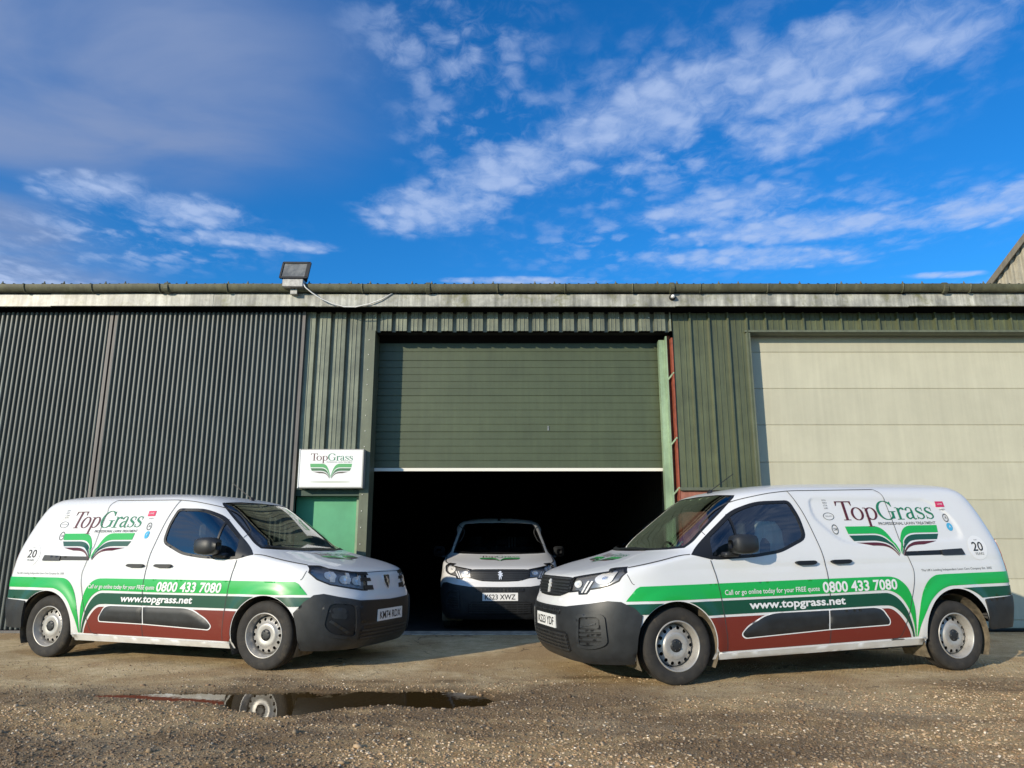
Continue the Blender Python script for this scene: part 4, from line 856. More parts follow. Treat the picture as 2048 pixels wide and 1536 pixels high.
def build_van(name, loc, yaw, long, facelift, tilt, plate, vis, label, livery=True):
    s = Van(name, loc, yaw, long, facelift, tilt, plate, vis); root = s.root
    tag(root, label, 'van', 'white vans with green livery parked at the warehouse')
    # ---- the painted shell: rings round the van, holes for glass, lamps and wheels
    zr = np.concatenate([np.linspace(0.19, 0.89, 36), np.linspace(0.90, 1.135, 32), np.linspace(1.15, 1.69, 28), ZT - (ZT - 1.69)*np.linspace(0.93, 0, 14)**2.4])
    vv = np.arange(len(zr))*0.022
    z2v = lambda z: np.where(np.asarray(z) < zr[0], (np.asarray(z) - zr[0])*1.1, np.interp(z, zr, vv))
    Sg = np.concatenate([np.linspace(0, SF, 52)[:-1], np.linspace(SF, SF + SK, 130)[:-1], np.linspace(SF + SK, SF + SK + SR, 22)])
    ex = np.stack(np.meshgrid(Sg[1:-1], vv[1:-1]), -1).reshape(-1, 2)
    SM = SF + SK + SR
    rect = [(a, 0) for a in Sg] + [(SM, b) for b in vv[1:-1]] + [(a, vv[-1]) for a in Sg[::-1]] + [(0, b) for b in vv[-2:0:-1]]
    sv = lambda pts: [(s.S_of(k, a, z), float(z2v(z))) for k, a, z in pts]
    win = densify([(s.sx(a), b) for a, b in WIN], 0.03)
    holes = [sv([('s', a, b) for a, b in win])]
    scr_half = s.wpoly(SCR, False, 0.03)[: -0 or None]
    scr = [(p[0], float(z2v(p[1]))) for p in densify([(s.S_of(k, a, z), z) for k, a, z in SCR], 0.03, False)]
    holes.append(scr + [(-0.05, scr[-1][1]), (-0.05, scr[0][1])])
    for cx, r_ in ((0.02, 0.378), (-s.wb - 0.005, 0.378)):
        pts = []
        for a in np.linspace(-25, 205, 60):
            pts.append(('s', cx + r_*math.cos(R(a)), 0.318 + r_*math.sin(R(a))))
        holes.append(sv(pts))
    holes.append([(s.S_of('s', -s.wb - 0.2, 0.315), -0.05), (s.S_of('s', -s.wb - 0.2, 0.315), float(z2v(0.318)))] + [(a, float(z2v(0.318))) for a in np.arange(s.S_of('s', -s.wb - 0.2, 0.315) + 0.03, SM, 0.03)] + [(SM + 0.05, float(z2v(0.318))), (SM + 0.05, -0.05)])
    holes.append([(-0.05, -0.05), (-0.05, float(z2v(0.215))), (s.S_of('s', 0.2, 0.215), float(z2v(0.215))), (s.S_of('s', 0.2, 0.215), -0.05)])
    head = HEAD_NEW if facelift else HEAD_OLD
    hp = s.wpoly(head, False, 0.02); holes.append([(a, float(z2v(b))) for a, b in hp])
    V, T = tri_region(rect, holes, 0.012, ex)
    Z = np.where(V[:, 1] < 0, zr[0], np.interp(V[:, 1], vv, zr))
    P = s.ring(np.maximum(V[:, 0], 0), Z)
    n = len(P); Pm = P*[1, -1, 1]; cen = (np.abs(P[:, 1]) < 1e-6)
    idx = np.arange(n) + n; idx[cen] = np.arange(n)[cen]
    fn = np.cross(P[T[:, 1]] - P[T[:, 0]], P[T[:, 2]] - P[T[:, 0]]); area = np.linalg.norm(fn, axis=1); T = T[area > 1e-9]; fn = fn[area > 1e-9]
    cm = P[T].mean(1); fl = (fn*(cm - np.stack([np.clip(cm[:, 0], s.out[0][0], s.out[1][0]), cm[:, 1]*0, cm[:, 2]*0 + 0.75], 1))).sum(1) < 0; T = T.copy(); T[fl] = T[fl][:, ::-1]
    F = np.vstack([T, idx[T][:, ::-1]])
    body = obj('body', np.vstack([P, Pm]), F, 'paint', root, True)
    # ---- glass
    inner = inset(WIN, 0.028)
    sd_n = {1: 'left', -1: 'right'}
    for sg in (1, -1):
        wnd = s.sp('side_window', WIN, -0.006, 'sideglass', sg)
        s.sp('window_seal', WIN, 0.002, 'black', sg, wnd, [inner], 0.03, 0.012)
        quarter = [(-0.185, 1.082), (-0.44, 1.285), (-0.47, 1.31), (-0.36, 1.16), (-0.345, 1.04), (-0.42, 1.032)]
        s.sp('quarter_panel', rounded([(-0.19, 1.082), (-0.445, 1.28), (-0.40, 1.15), (-0.385, 1.034)], 0.01), 0.0035, 'plastic' if facelift else 'black', sg, wnd, (), 0.03)
        s.line('window_divider', [(-0.655, 1.44), (-0.66, 1.25), (-0.655, 1.05)], 0.022, 'black', sg, wnd, 0.002)
    wp_ = s.wpoly(SCR, True, 0.03)
    ws = s.wp('windscreen', wp_, -0.004, 'glass', None, (), 0.045)
    SCI = [('f', a*0.955, 1.118 + (z - 1.118)*0.955 + 0.022) for k, a, z in SCR]
    s.wp('windscreen_border', wp_, -0.0015, 'black', ws, [s.wpoly(SCI, True, 0.03)], 0.03)
    for y0, y1, zt in ((0.34, -0.30, 1.16), (-0.22, -0.70, 1.19)):
        s.wline('wiper', [(s.S_of('f', y0, 1.125), 1.125), (s.S_of('f', (y0 + y1)/2, 1.14), 1.135), (s.S_of('f', y1, zt), zt - 0.03)], 0.018, 'black', ws, 0.012)
    # ---- wheel wells, wheels, underbody
    un = MB(); un.box(-s.wb - 0.38, 0.62, -0.52, 0.52, 0.20, 0.30); un.box(-s.wb + 0.42, -0.42, -0.80, 0.80, 0.225, 0.32); un.box(-s.wb - 0.55, -s.wb - 0.38, -0.7, 0.7, 0.30, 0.45)
    un.tube([(-0.6, 0.45, 0.2), (-1.6, 0.45, 0.19), (-s.wb + 0.5, 0.5, 0.2)], 0.03)
    un.tube([(0, -0.75, 0.3), (0, 0.75, 0.3)], 0.035); un.tube([(-s.wb, -0.75, 0.3), (-s.wb, 0.75, 0.3)], 0.05)
    un.build('underbody', 'black', root)
    for cx in (0.0, -s.wb):
        for sg in (1, -1):
            b = MB(); n_ = 26; v = []; rr = 0.392
            for a in np.linspace(-28, 208, n_):
                for y in (0.905, 0.56): v.append((cx + 0.005 + rr*math.cos(R(a)), sg*y*(0.97 if y > 0.9 else 1), 0.318 + rr*math.sin(R(a))*1.0))
            f = [(2*i, 2*i + 1, 2*i + 3, 2*i + 2) for i in range(n_ - 1)]
            base = len(v); v += [(cx, sg*0.56, 0.25)]; f += [(2*i + 1, base, 2*i + 3) for i in range(n_ - 1)]
            b.add(v, f); b.build('wheel_arch_liner', 'mud' if True else 'black', root)
            steel_wheel(root, (cx, sg*0.772, 0.322), sg, 0.0)
    # ---- sill
    for sg in (1, -1):
        s.sp('sill', [(-2.37, 0.205), (-2.40, 0.262), (-0.385, 0.245), (-0.385, 0.195)], 0.017, 'paint', sg, None, (), 0.05, 0.02)
    # ---- bumpers
    if facelift: bt = [('f', 0.0, 0.632), ('f', 0.52, 0.645), ('f', 0.70, 0.683), ('s', 0.60, 0.715), ('s', 0.52, 0.705), ('s', 0.44, 0.645)]
    else: bt = [('f', 0.0, 0.652), ('f', 0.45, 0.656), ('f', 0.70, 0.690), ('s', 0.60, 0.713), ('s', 0.50, 0.705), ('s', 0.40, 0.655), ('s', 0.335, 0.59)]
    bt2 = [('s', 0.345, 0.54), ('s', 0.378, 0.42), ('s', 0.388, 0.30), ('s', 0.39, 0.195), ('f', 0.70, 0.196), ('f', 0.4, 0.193), ('f', 0.0, 0.193)]
    bump = s.wp('front_bumper', s.wpoly(bt + bt2, True, 0.03), 0.010, 'plastic', None, (), 0.03, 0.02)
    f_ = lambda *p: [('f', a, z) for a, z in p]
    if not facelift:
        s.wp('lower_grille', s.wpoly(f_((0, 0.445), (0.42, 0.445), (0.47, 0.42), (0.47, 0.285), (0.42, 0.268), (0, 0.262)), True), 0.0125, 'black', bump)
        for z in np.linspace(0.292, 0.42, 5): s.wp('grille_bar', s.wpoly(f_((0, z + 0.008), (0.455, z + 0.008), (0.455, z - 0.008), (0, z - 0.008)), True), 0.020, 'plastic', bump, (), 0.05, 0.01)
        for k in range(-5, 6): s.wp('grille_bar', s.wpoly([('f', k*0.085 - 0.006, 0.43), ('f', k*0.085 + 0.006, 0.43), ('f', k*0.085 + 0.006, 0.28), ('f', k*0.085 - 0.006, 0.28)]), 0.017, 'plastic', bump, (), 0.05, 0.008)
        s.wp('upper_grille', s.wpoly(f_((0, 0.637), (0.36, 0.632), (0.36, 0.583), (0, 0.583)), True), 0.0125, 'black', bump)
        for k in range(-6, 7): s.wp('grille_bar', s.wpoly([('f', k*0.055 - 0.007, 0.632), ('f', k*0.055 + 0.007, 0.632), ('f', k*0.055 + 0.007, 0.586), ('f', k*0.055 - 0.007, 0.586)]), 0.017, 'plastic', bump, (), 0.05, 0.008)
        s.wp('grille_bar', s.wpoly(f_((0, 0.614), (0.355, 0.612), (0.355, 0.603), (0, 0.605)), True), 0.020, 'plastic', bump, (), 0.05, 0.01)
        for sg in (1, -1):
            q = lambda p: [(sg*a, b) for a, b in s.wpoly([('f', a, z) for a, z in p])]
            fr = rounded([(0.60, 0.60), (0.795, 0.612), (0.80, 0.36), (0.71, 0.32), (0.585, 0.33)], [0.03, 0.05, 0.06, 0.05, 0.02]); hol = rounded([(0.625, 0.575), (0.772, 0.585), (0.775, 0.375), (0.70, 0.345), (0.61, 0.352)], [0.02, 0.04, 0.05, 0.04, 0.02])
            s.wp('fog_lamp_frame', q(fr), 0.030, 'plastic', bump, [q(hol)], 0.03, 0.022)
            s.wp('fog_lamp_recess', q(hol), 0.0125, 'black', bump)
            for zb in (0.365, 0.40, 0.435, 0.47): s.wp('vane', q([(0.585, zb + 0.006), (0.776, zb + 0.014), (0.776, zb - 0.008), (0.585, zb - 0.012)]), 0.024, 'plastic', bump, (), 0.04, 0.012)
            s.wp('fog_blank', q(rounded([(0.635, 0.558), (0.762, 0.568), (0.764, 0.49), (0.622, 0.488)], 0.02)), 0.018, 'plastic', bump, (), 0.03, 0.006)
            s.wp('vane', q([(0.632, 0.505), (0.745, 0.535), (0.745, 0.525), (0.632, 0.493)]), 0.026, 'plastic', bump, (), 0.04, 0.01)
        # grille between the lamps
        gr = s.wp('grille', s.wpoly(f_((0, 0.905), (0.36, 0.904), (0.46, 0.899), (0.44, 0.778), (0.36, 0.755), (0.27, 0.735), (0.12, 0.728), (0, 0.727)), True), 0.004, 'black', None, (), 0.03, 0.01)
        for k, z in enumerate(np.linspace(0.752, 0.885, 6)):
            wd = float(np.interp(z, [0.75, 0.78, 0.9], [0.32, 0.42, 0.44])); s.wp('grille_bar', s.wpoly(f_((0, z + 0.006), (wd, z + 0.006), (wd, z - 0.006), (0, z - 0.006)), True), 0.012, 'plastic', gr, (), 0.04, 0.008)
        lion = [(-0.016, 0.755), (-0.004, 0.757), (-0.006, 0.785), (0.004, 0.792), (0.006, 0.765), (0.022, 0.758), (0.020, 0.768), (0.016, 0.80), (0.022, 0.815), (0.036, 0.80), (0.040, 0.812), (0.022, 0.832), (0.036, 0.838), (0.034, 0.848), (0.014, 0.848), (0.018, 0.866), (0.004, 0.874), (-0.012, 0.870), (-0.024, 0.858), (-0.034, 0.862), (-0.030, 0.848), (-0.016, 0.843), (-0.012, 0.828), (-0.030, 0.832), (-0.036, 0.822), (-0.014, 0.812), (-0.020, 0.79)]
        s.wp('lion_badge', densify([(s.S_of('f', a, z), z) for a, z in lion], 0.02), 0.022, 'reflector', gr, (), 0.02, 0.012)
    else:
        s.wp('lower_grille', s.wpoly(f_((0, 0.40), (0.46, 0.405), (0.50, 0.36), (0.50, 0.27), (0, 0.26)), True), 0.0125, 'black', bump)
        for z in (0.29, 0.325, 0.36): s.wp('grille_bar', s.wpoly(f_((0, z + 0.008), (0.48, z + 0.008), (0.48, z - 0.008), (0, z - 0.008)), True), 0.018, 'plastic', bump, (), 0.05, 0.008)
        s.wp('upper_grille', s.wpoly(f_((0, 0.625), (0.50, 0.63), (0.52, 0.57), (0.5, 0.43), (0, 0.425)), True), 0.0125, 'black', bump)
        for sg in (1, -1):
            q = lambda p: [(sg*a, b) for a, b in s.wpoly([('f', a, z) for a, z in p])]
            fr = rounded([(0.56, 0.63), (0.80, 0.655), (0.828, 0.42), (0.77, 0.32), (0.53, 0.28)], 0.05); hol = rounded([(0.575, 0.605), (0.775, 0.63), (0.80, 0.42), (0.745, 0.345), (0.55, 0.31)], 0.05)
            s.wp('fog_lamp_frame', q(fr), 0.022, 'plastic', bump, [q(hol)], 0.03, 0.014); s.wp('fog_lamp_recess', q(hol), 0.0125, 'black', bump)
            s.wp('fog_blank', q(rounded([(0.66, 0.58), (0.755, 0.59), (0.765, 0.49), (0.65, 0.475)], 0.03)), 0.017, 'plastic', bump, (), 0.03, 0.006)
            s.wp('vane', q([(0.61, 0.355), (0.76, 0.475), (0.775, 0.46), (0.64, 0.345)]), 0.024, 'plastic', bump, (), 0.04, 0.01)
            for za, zb, a0, a1 in ((0.908, 0.880, 0.335, 0.47), (0.852, 0.820, 0.31, 0.45), (0.780, 0.735, 0.285, 0.42)):
                s.wp('grille_claw', q([(a0, za), (a1, za + 0.003), (a1, zb + 0.003), (a0 - 0.008, zb)]), 0.006, 'black', None, (), 0.03, 0.008)
        sh = rounded([(-0.062, 0.872), (0.062, 0.872), (0.06, 0.80), (0.0, 0.728), (-0.06, 0.80)], [0.01, 0.01, 0.05, 0.01, 0.05])
        cs = lambda pp: densify([(s.S_of('f', a, z), z) for a, z in pp], 0.02)
        bd = s.wp('shield_badge', cs(sh), 0.012, 'chrome', None, (), 0.02, 0.012); s.wp('shield_face', cs(inset(sh, 0.008)), 0.0145, 'black', bd, (), 0.02)
        s.wp('lion_head', cs([(-0.03, 0.855), (0.03, 0.855), (0.034, 0.82), (0.016, 0.80), (0.024, 0.78), (0.004, 0.755), (0.0, 0.79), (-0.022, 0.80), (-0.006, 0.825), (-0.028, 0.835)]), 0.017, 'chrome', bd, (), 0.02)
        s.wline('panel_gap', [(s.S_of('f', -0.36, 0.905), 0.905), (0, 0.908), (s.S_of('f', 0.36, 0.905), 0.905)], 0.006, 'gap', body)
    # ---- headlamps: recessed housing, reflectors, clear lens
    for sg in (1, -1):
        q = lambda pl_: [(sg*a, b) for a, b in pl_]
        hl = s.wp('headlight', q(hp), -0.022, 'lamp_grey', None, (), 0.03, -0.022)
        bowls = ([(0.745, 0.910, 0.074), (0.525, 0.852, 0.040)] if not facelift else [(0.735, 0.888, 0.05), (0.62, 0.845, 0.052), (0.50, 0.83, 0.048)])
        for yb, zb, rb in bowls:
            c0 = (s.S_of('f', yb, zb), zb)
            pl_ = [(sg*(c0[0] + rb*1.05*math.cos(a)), zb + rb*math.sin(a)*0.82) for a in np.linspace(0, 2*math.pi, 22, endpoint=False)]
            cc = np.array([sg*c0[0], zb])
            s.wp('reflector', pl_, -0.020, 'reflector', hl, (), 0.014, 0.0, dome=lambda A, cc=cc, rb=rb: 0.013*np.clip(np.hypot(*(A - cc).T)/rb, 0, 1)**2, smooth=True)
            s.wp('bulb_shield', [(sg*c0[0] + 0.3*rb*math.cos(a), zb + 0.26*rb*math.sin(a)) for a in np.linspace(0, 2*math.pi, 12, endpoint=False)], -0.012, 'chrome', hl, (), 0.01, 0.008)
        if not facelift:
            for a0 in (0.575, 0.61):
                s.wp('running_light', [(sg*a_, b_) for a_, b_ in s.wpoly([('f', a0 + 0.050, 0.880), ('f', a0 + 0.066, 0.880), ('f', a0 + 0.020, 0.778), ('f', a0 + 0.002, 0.778)])], -0.006, 'white', hl, (), 0.03, 0.01)
        else:
            for a0 in (0.43, 0.56, 0.69):
                s.wp('running_light', [(sg*a_, b_) for a_, b_ in s.wpoly([('f', a0, 0.895 + (a0 - 0.43)*0.12), ('f', a0 + 0.03, 0.90 + (a0 - 0.43)*0.12), ('f', a0 + 0.055, 0.79 + (a0 - 0.43)*0.14), ('f', a0 + 0.022, 0.785 + (a0 - 0.43)*0.14)])], -0.008, 'white', hl, (), 0.03, 0.01)
        P_ = q(hp) + [q(hp)[0]]; n_b = len(P_); Vb = np.array(stroke(P_, 0.014)); Tb = []
        for i_ in range(n_b - 1): Tb += [(i_, i_ + 1, 2*n_b - 2 - i_), (i_, 2*n_b - 2 - i_, 2*n_b - 1 - i_)]
        surf('lamp_seal', Vb, np.array(Tb), s.wrap(), 0.0015, 'black', hl, s.out)
        s.wp('lens', q(hp), -0.0005, 'lens', hl)
    # ---- number plate
    xp = float(s.g(np.array(0.5))[0]) + 0.014
    Pp = lambda y, z: s.tl(np.array([[xp, y, z]]))[0]
    zc = 0.515 if not facelift else 0.485
    b = MB(); b.box(xp - 0.012, xp, -0.262, 0.262, zc - 0.057, zc + 0.057); b.v = [tuple(k) for k in s.tl(np.array(b.v))]
    pl_o = b.build('number_plate', 'plate', root)
    ch = plane_chart(Pp(0, zc), (0, 1, 0), (0, 0, 1))
    put_text('registration_lettering', plate, ch, -0.225, zc*0 - 0.037, 0.074, 'ink', pl_o, 0.012, 0.45, 1, 0, 0.002, s.out)
    # ---- mirrors
    for sg in (1, -1):
        if ('mirror', 1) not in s.__dict__:
            pass
        v = []; n_ = 14; secs = [(-0.505, 0.05), (-0.53, 0.10), (-0.60, 0.118), (-0.68, 0.114), (-0.735, 0.098), (-0.745, 0.085)]
        for x, r_ in secs:
            for k in range(n_):
                a = 2*math.pi*k/n_; c_, s_ = math.cos(a), math.sin(a); e = 0.55
                v.append((x, sg*(1.01 + 0.095*math.copysign(abs(c_)**e, c_)*(r_/0.118)), 1.165 + 0.088*math.copysign(abs(s_)**e, s_)*(r_/0.118)))
        f = [(i*n_ + k, i*n_ + (k + 1) % n_, i*n_ + n_ + (k + 1) % n_, i*n_ + n_ + k) for i in range(len(secs) - 1) for k in range(n_)] + [tuple(range(n_))]
        f.append(tuple(range((len(secs) - 1)*n_, len(secs)*n_)))
        b = MB(); b.add(v, f); b.box(-0.62, -0.48, sg*0.87 if sg > 0 else -0.96, 0.96 if sg > 0 else -0.87, 1.055, 1.10, 0.012)
        b.v = [tuple(k) for k in s.tl(np.array(b.v))]; mo = b.build('door_mirror', 'black' if not facelift else 'plastic', root, True)
        mo.data.materials[0] = M['plastic']
    # ---- handles, mouldings, rail, seams
    hx = [(-1.26, -0.118), (-1.625, -0.115)] if not long else [(-1.335, -0.122), (-1.72, -0.122)]
    for sg in (1, -1):
        for cx, hw in hx:
            zc_ = 0.968 if not long else 0.985
            s.sp('handle_recess', [(cx + 0.06*math.cos(a), zc_ + 0.012 + 0.042*math.sin(a)) for a in np.linspace(0, 2*math.pi, 20, endpoint=False)], 0.0015, 'gap', sg, body, (), 0.03, 0, None, False).data.materials[0] = M['paint']
            hd = s.sp('door_handle', rounded([(cx - 0.118, zc_), (cx - 0.09, zc_ + 0.016), (cx + 0.09, zc_ + 0.016), (cx + 0.118, zc_ + 0.002), (cx + 0.08, zc_ - 0.022), (cx - 0.08, zc_ - 0.022)], 0.02), 0.032, 'black', sg, None, (), 0.03, 0.03, None, False)
        # black door mouldings
        if livery and sg == vis: s.sp('moulding_outline', rounded([(-0.588, 0.392), (-0.65, 0.462), (-0.812, 0.545), (-0.92, 0.566), (-1.91, 0.567), (-1.975, 0.547), (-2.047, 0.44), (-2.04, 0.392), (-1.457, 0.383), (-0.622, 0.352)], 0.04), 0.0062, 'white', sg, None, (), 0.03)
        def md(poly):
            A = np.array([(s.sx(a), b_) for a, b_ in poly]); return s.sp('door_moulding', poly, 0.008, 'plastic', sg, None, (), 0.03, 0.01, lambda V: 0.012*np.clip(dist_poly(V, A)/0.03, 0, 1))
        md(rounded([(-0.60, 0.395), (-0.66, 0.455), (-0.82, 0.535), (-0.92, 0.556), (-1.452, 0.556), (-1.445, 0.392), (-0.63, 0.362)], [0.03, 0.05, 0.08, 0.05, 0.008, 0.008, 0.03]))
        md(rounded([(-1.464, 0.556), (-1.90, 0.558), (-1.965, 0.54), (-2.035, 0.44), (-2.03, 0.402), (-1.457, 0.392)], [0.008, 0.05, 0.05, 0.04, 0.02, 0.008]))
        s.line('panel_gap', [(-0.36, 1.03), (-0.40, 0.86), (-0.44, 0.55), (-0.462, 0.36), (-0.465, 0.265)], 0.007, 'gap', sg, body, 0.006)
        s.line('panel_gap', [(-1.30, 1.655), (-1.385, 1.45), (-1.445, 1.2), (-1.476, 1.018), (-1.485, 0.78), (-1.465, 0.40), (-1.455, 0.265)], 0.007, 'gap', sg, body, 0.006)
        s.line('panel_gap', [(-2.20, 1.668), (-2.26, 1.60), (-2.275, 1.4), (-2.29, 1.1), (-2.335, 0.93), (-2.335, 0.82), (-2.27, 0.60), (-2.20, 0.40), (-2.14, 0.285), (-2.06, 0.268)], 0.006, 'gap', sg, body, 0.006)
        s.line('panel_gap', [(-0.40, 1.25), (-0.395, 1.30), (-0.45, 1.36), (-0.70, 1.535), (-1.0, 1.615), (-1.30, 1.653), (-1.6, 1.66), (-2.2, 1.668)], 0.006, 'gap', sg, body, 0.003)
        s.line('panel_gap', [(0.395, 0.985), (0.12, 1.035), (-0.08, 1.075), (-0.18, 1.085)], 0.006, 'gap', sg, body, 0.003)
        s.line('panel_gap', [(0.43, 0.93), (0.40, 0.86), (0.38, 0.845)], 0.005, 'gap', sg, body, 0.003)
        rl = s.sp('slide_rail', [(-2.29, 1.018), (-2.29, 1.058), (-2.94, 1.066), (-2.95, 1.018)], 0.004, 'black', sg, None, (), 0.04, 0.01)
        s.sp('rail_cover', rounded([(-2.70, 1.012), (-2.70, 1.064), (-2.935, 1.072), (-2.955, 1.012)], 0.01), 0.014, 'plastic', sg, rl, (), 0.04, 0.012)
        s.sp('tail_light', rounded([(-3.448, 1.17), (-3.40, 1.15), (-3.435, 0.85), (-3.46, 0.80), (-3.49, 0.80)], 0.01), 0.004, 'red', sg, None, (), 0.02, 0.01)
        s.sp('rear_bumper', rounded([(-3.115, 0.30), (-3.11, 0.40), (-3.075, 0.585), (-3.36, 0.60), (-3.495, 0.605), (-3.505, 0.36), (-3.45, 0.305)], 0.02), 0.014, 'plastic', sg, None, (), 0.03, 0.03)
    # ---- aerial
    b = MB(); bz = s.top()(np.array([[-0.93, 0.0]]))[0]
    b.tube([bz + [0, 0, -0.01], bz + [-0.02, 0, 0.03]], [0.03, 0.02]); b.tube([bz + [-0.01, 0, 0.02], bz + [-0.30, 0, 0.21]], 0.004, 5)
    b.build('aerial', 'black', root)
    # ---- cabin
    b = MB(); b.add([(x, y, z) for y in (-0.74, 0.74) for x, z in ((-0.02, 1.07), (-0.32, 1.09), (-0.50, 1.03), (-0.52, 0.80), (-0.02, 0.75))], [(0, 1, 6, 5), (1, 2, 7, 6), (2, 3, 8, 7), (3, 4, 9, 8), (4, 0, 5, 9), (0, 4, 3, 2, 1), (5, 6, 7, 8, 9)])
    b.build('dashboard', 'trim', root)
    b = MB(); cy = -0.36
    tr_ = [(-0.60 + 0.05*math.sin(a)*0.6, cy + 0.18*math.cos(a), 1.03 + 0.18*math.sin(a)) for a in np.linspace(0, 2*math.pi, 25)]
    b.tube(tr_, 0.014, 8, False); b.tube([(-0.60, cy - 0.17, 1.03), (-0.60, cy + 0.17, 1.03)], 0.016); b.tube([(-0.60, cy, 1.03), (-0.42, cy, 0.93)], 0.035)
    b.build('steering_wheel', 'black', root)
    for cy in (-0.40, 0.05, 0.42):
        b = MB(); b.box(-1.20, -0.72, cy - 0.22, cy + 0.22, 0.62, 0.78, 0.05)
        v0 = len(b.v); b.box(-1.18, -1.05, cy - 0.22, cy + 0.22, 0.74, 1.24, 0.05); b.box(-1.22, -1.13, cy - 0.12, cy + 0.12, 1.25, 1.42, 0.035); b.box(-1.18, -1.16, cy - 0.06, cy + 0.06, 1.2, 1.3)
        b.build('seat', 'seat', root)
    b = MB(); b.box(-1.34, -1.32, -0.70, 0.70, 0.35, 1.66); b.build('bulkhead', 'trim', root)
    b = MB()
    for k in range(7): b.box(-1.319, -1.312, -0.05 + k*0.055, -0.02 + k*0.055, 1.22, 1.42)
    bk = b.build('bulkhead_grille', 'steel', root)
    b = MB(); b.box(-1.32, -0.02, -0.72, 0.72, 0.36, 0.40); b.build('cabin_floor', 'trim', root)
    b = MB(); mz = s.top()(np.array([[-0.80, 0.0]]))[0]; b.box(mz[0] - 0.02, mz[0] + 0.03, -0.12, 0.12, mz[2] - 0.15, mz[2] - 0.08, 0.015); b.tube([(mz[0] + 0.02, 0, mz[2] - 0.02), (mz[0] + 0.01, 0, mz[2] - 0.1)], 0.012)
    b.build('rear_view_mirror', 'black', root)
    # ---- bonnet emblem
    tp = s.top(); flip = lambda A: tp(np.stack([A[:, 1], A[:, 0]], 1))
    lv = empty('bonnet_emblem', (0, 0, 0), 0, root)
    chb = lambda A: tp(np.stack([0.36 + A[:, 1], A[:, 0]], 1))
    # read from the front: x of the emblem runs to the van's left, its top to the windscreen
    chb = lambda A: tp(np.stack([0.42 - A[:, 1], A[:, 0]], 1))
    put_leaf(chb, 0.0, 0.0, 0.32, 0.19, lv, 0.003, s.out, None, 0.03); put_logo(chb, -0.31, 0.21, 0.62, 0.10, lv, 1, 0.003, s.out)
    if livery: side_livery(s, vis)
    return s

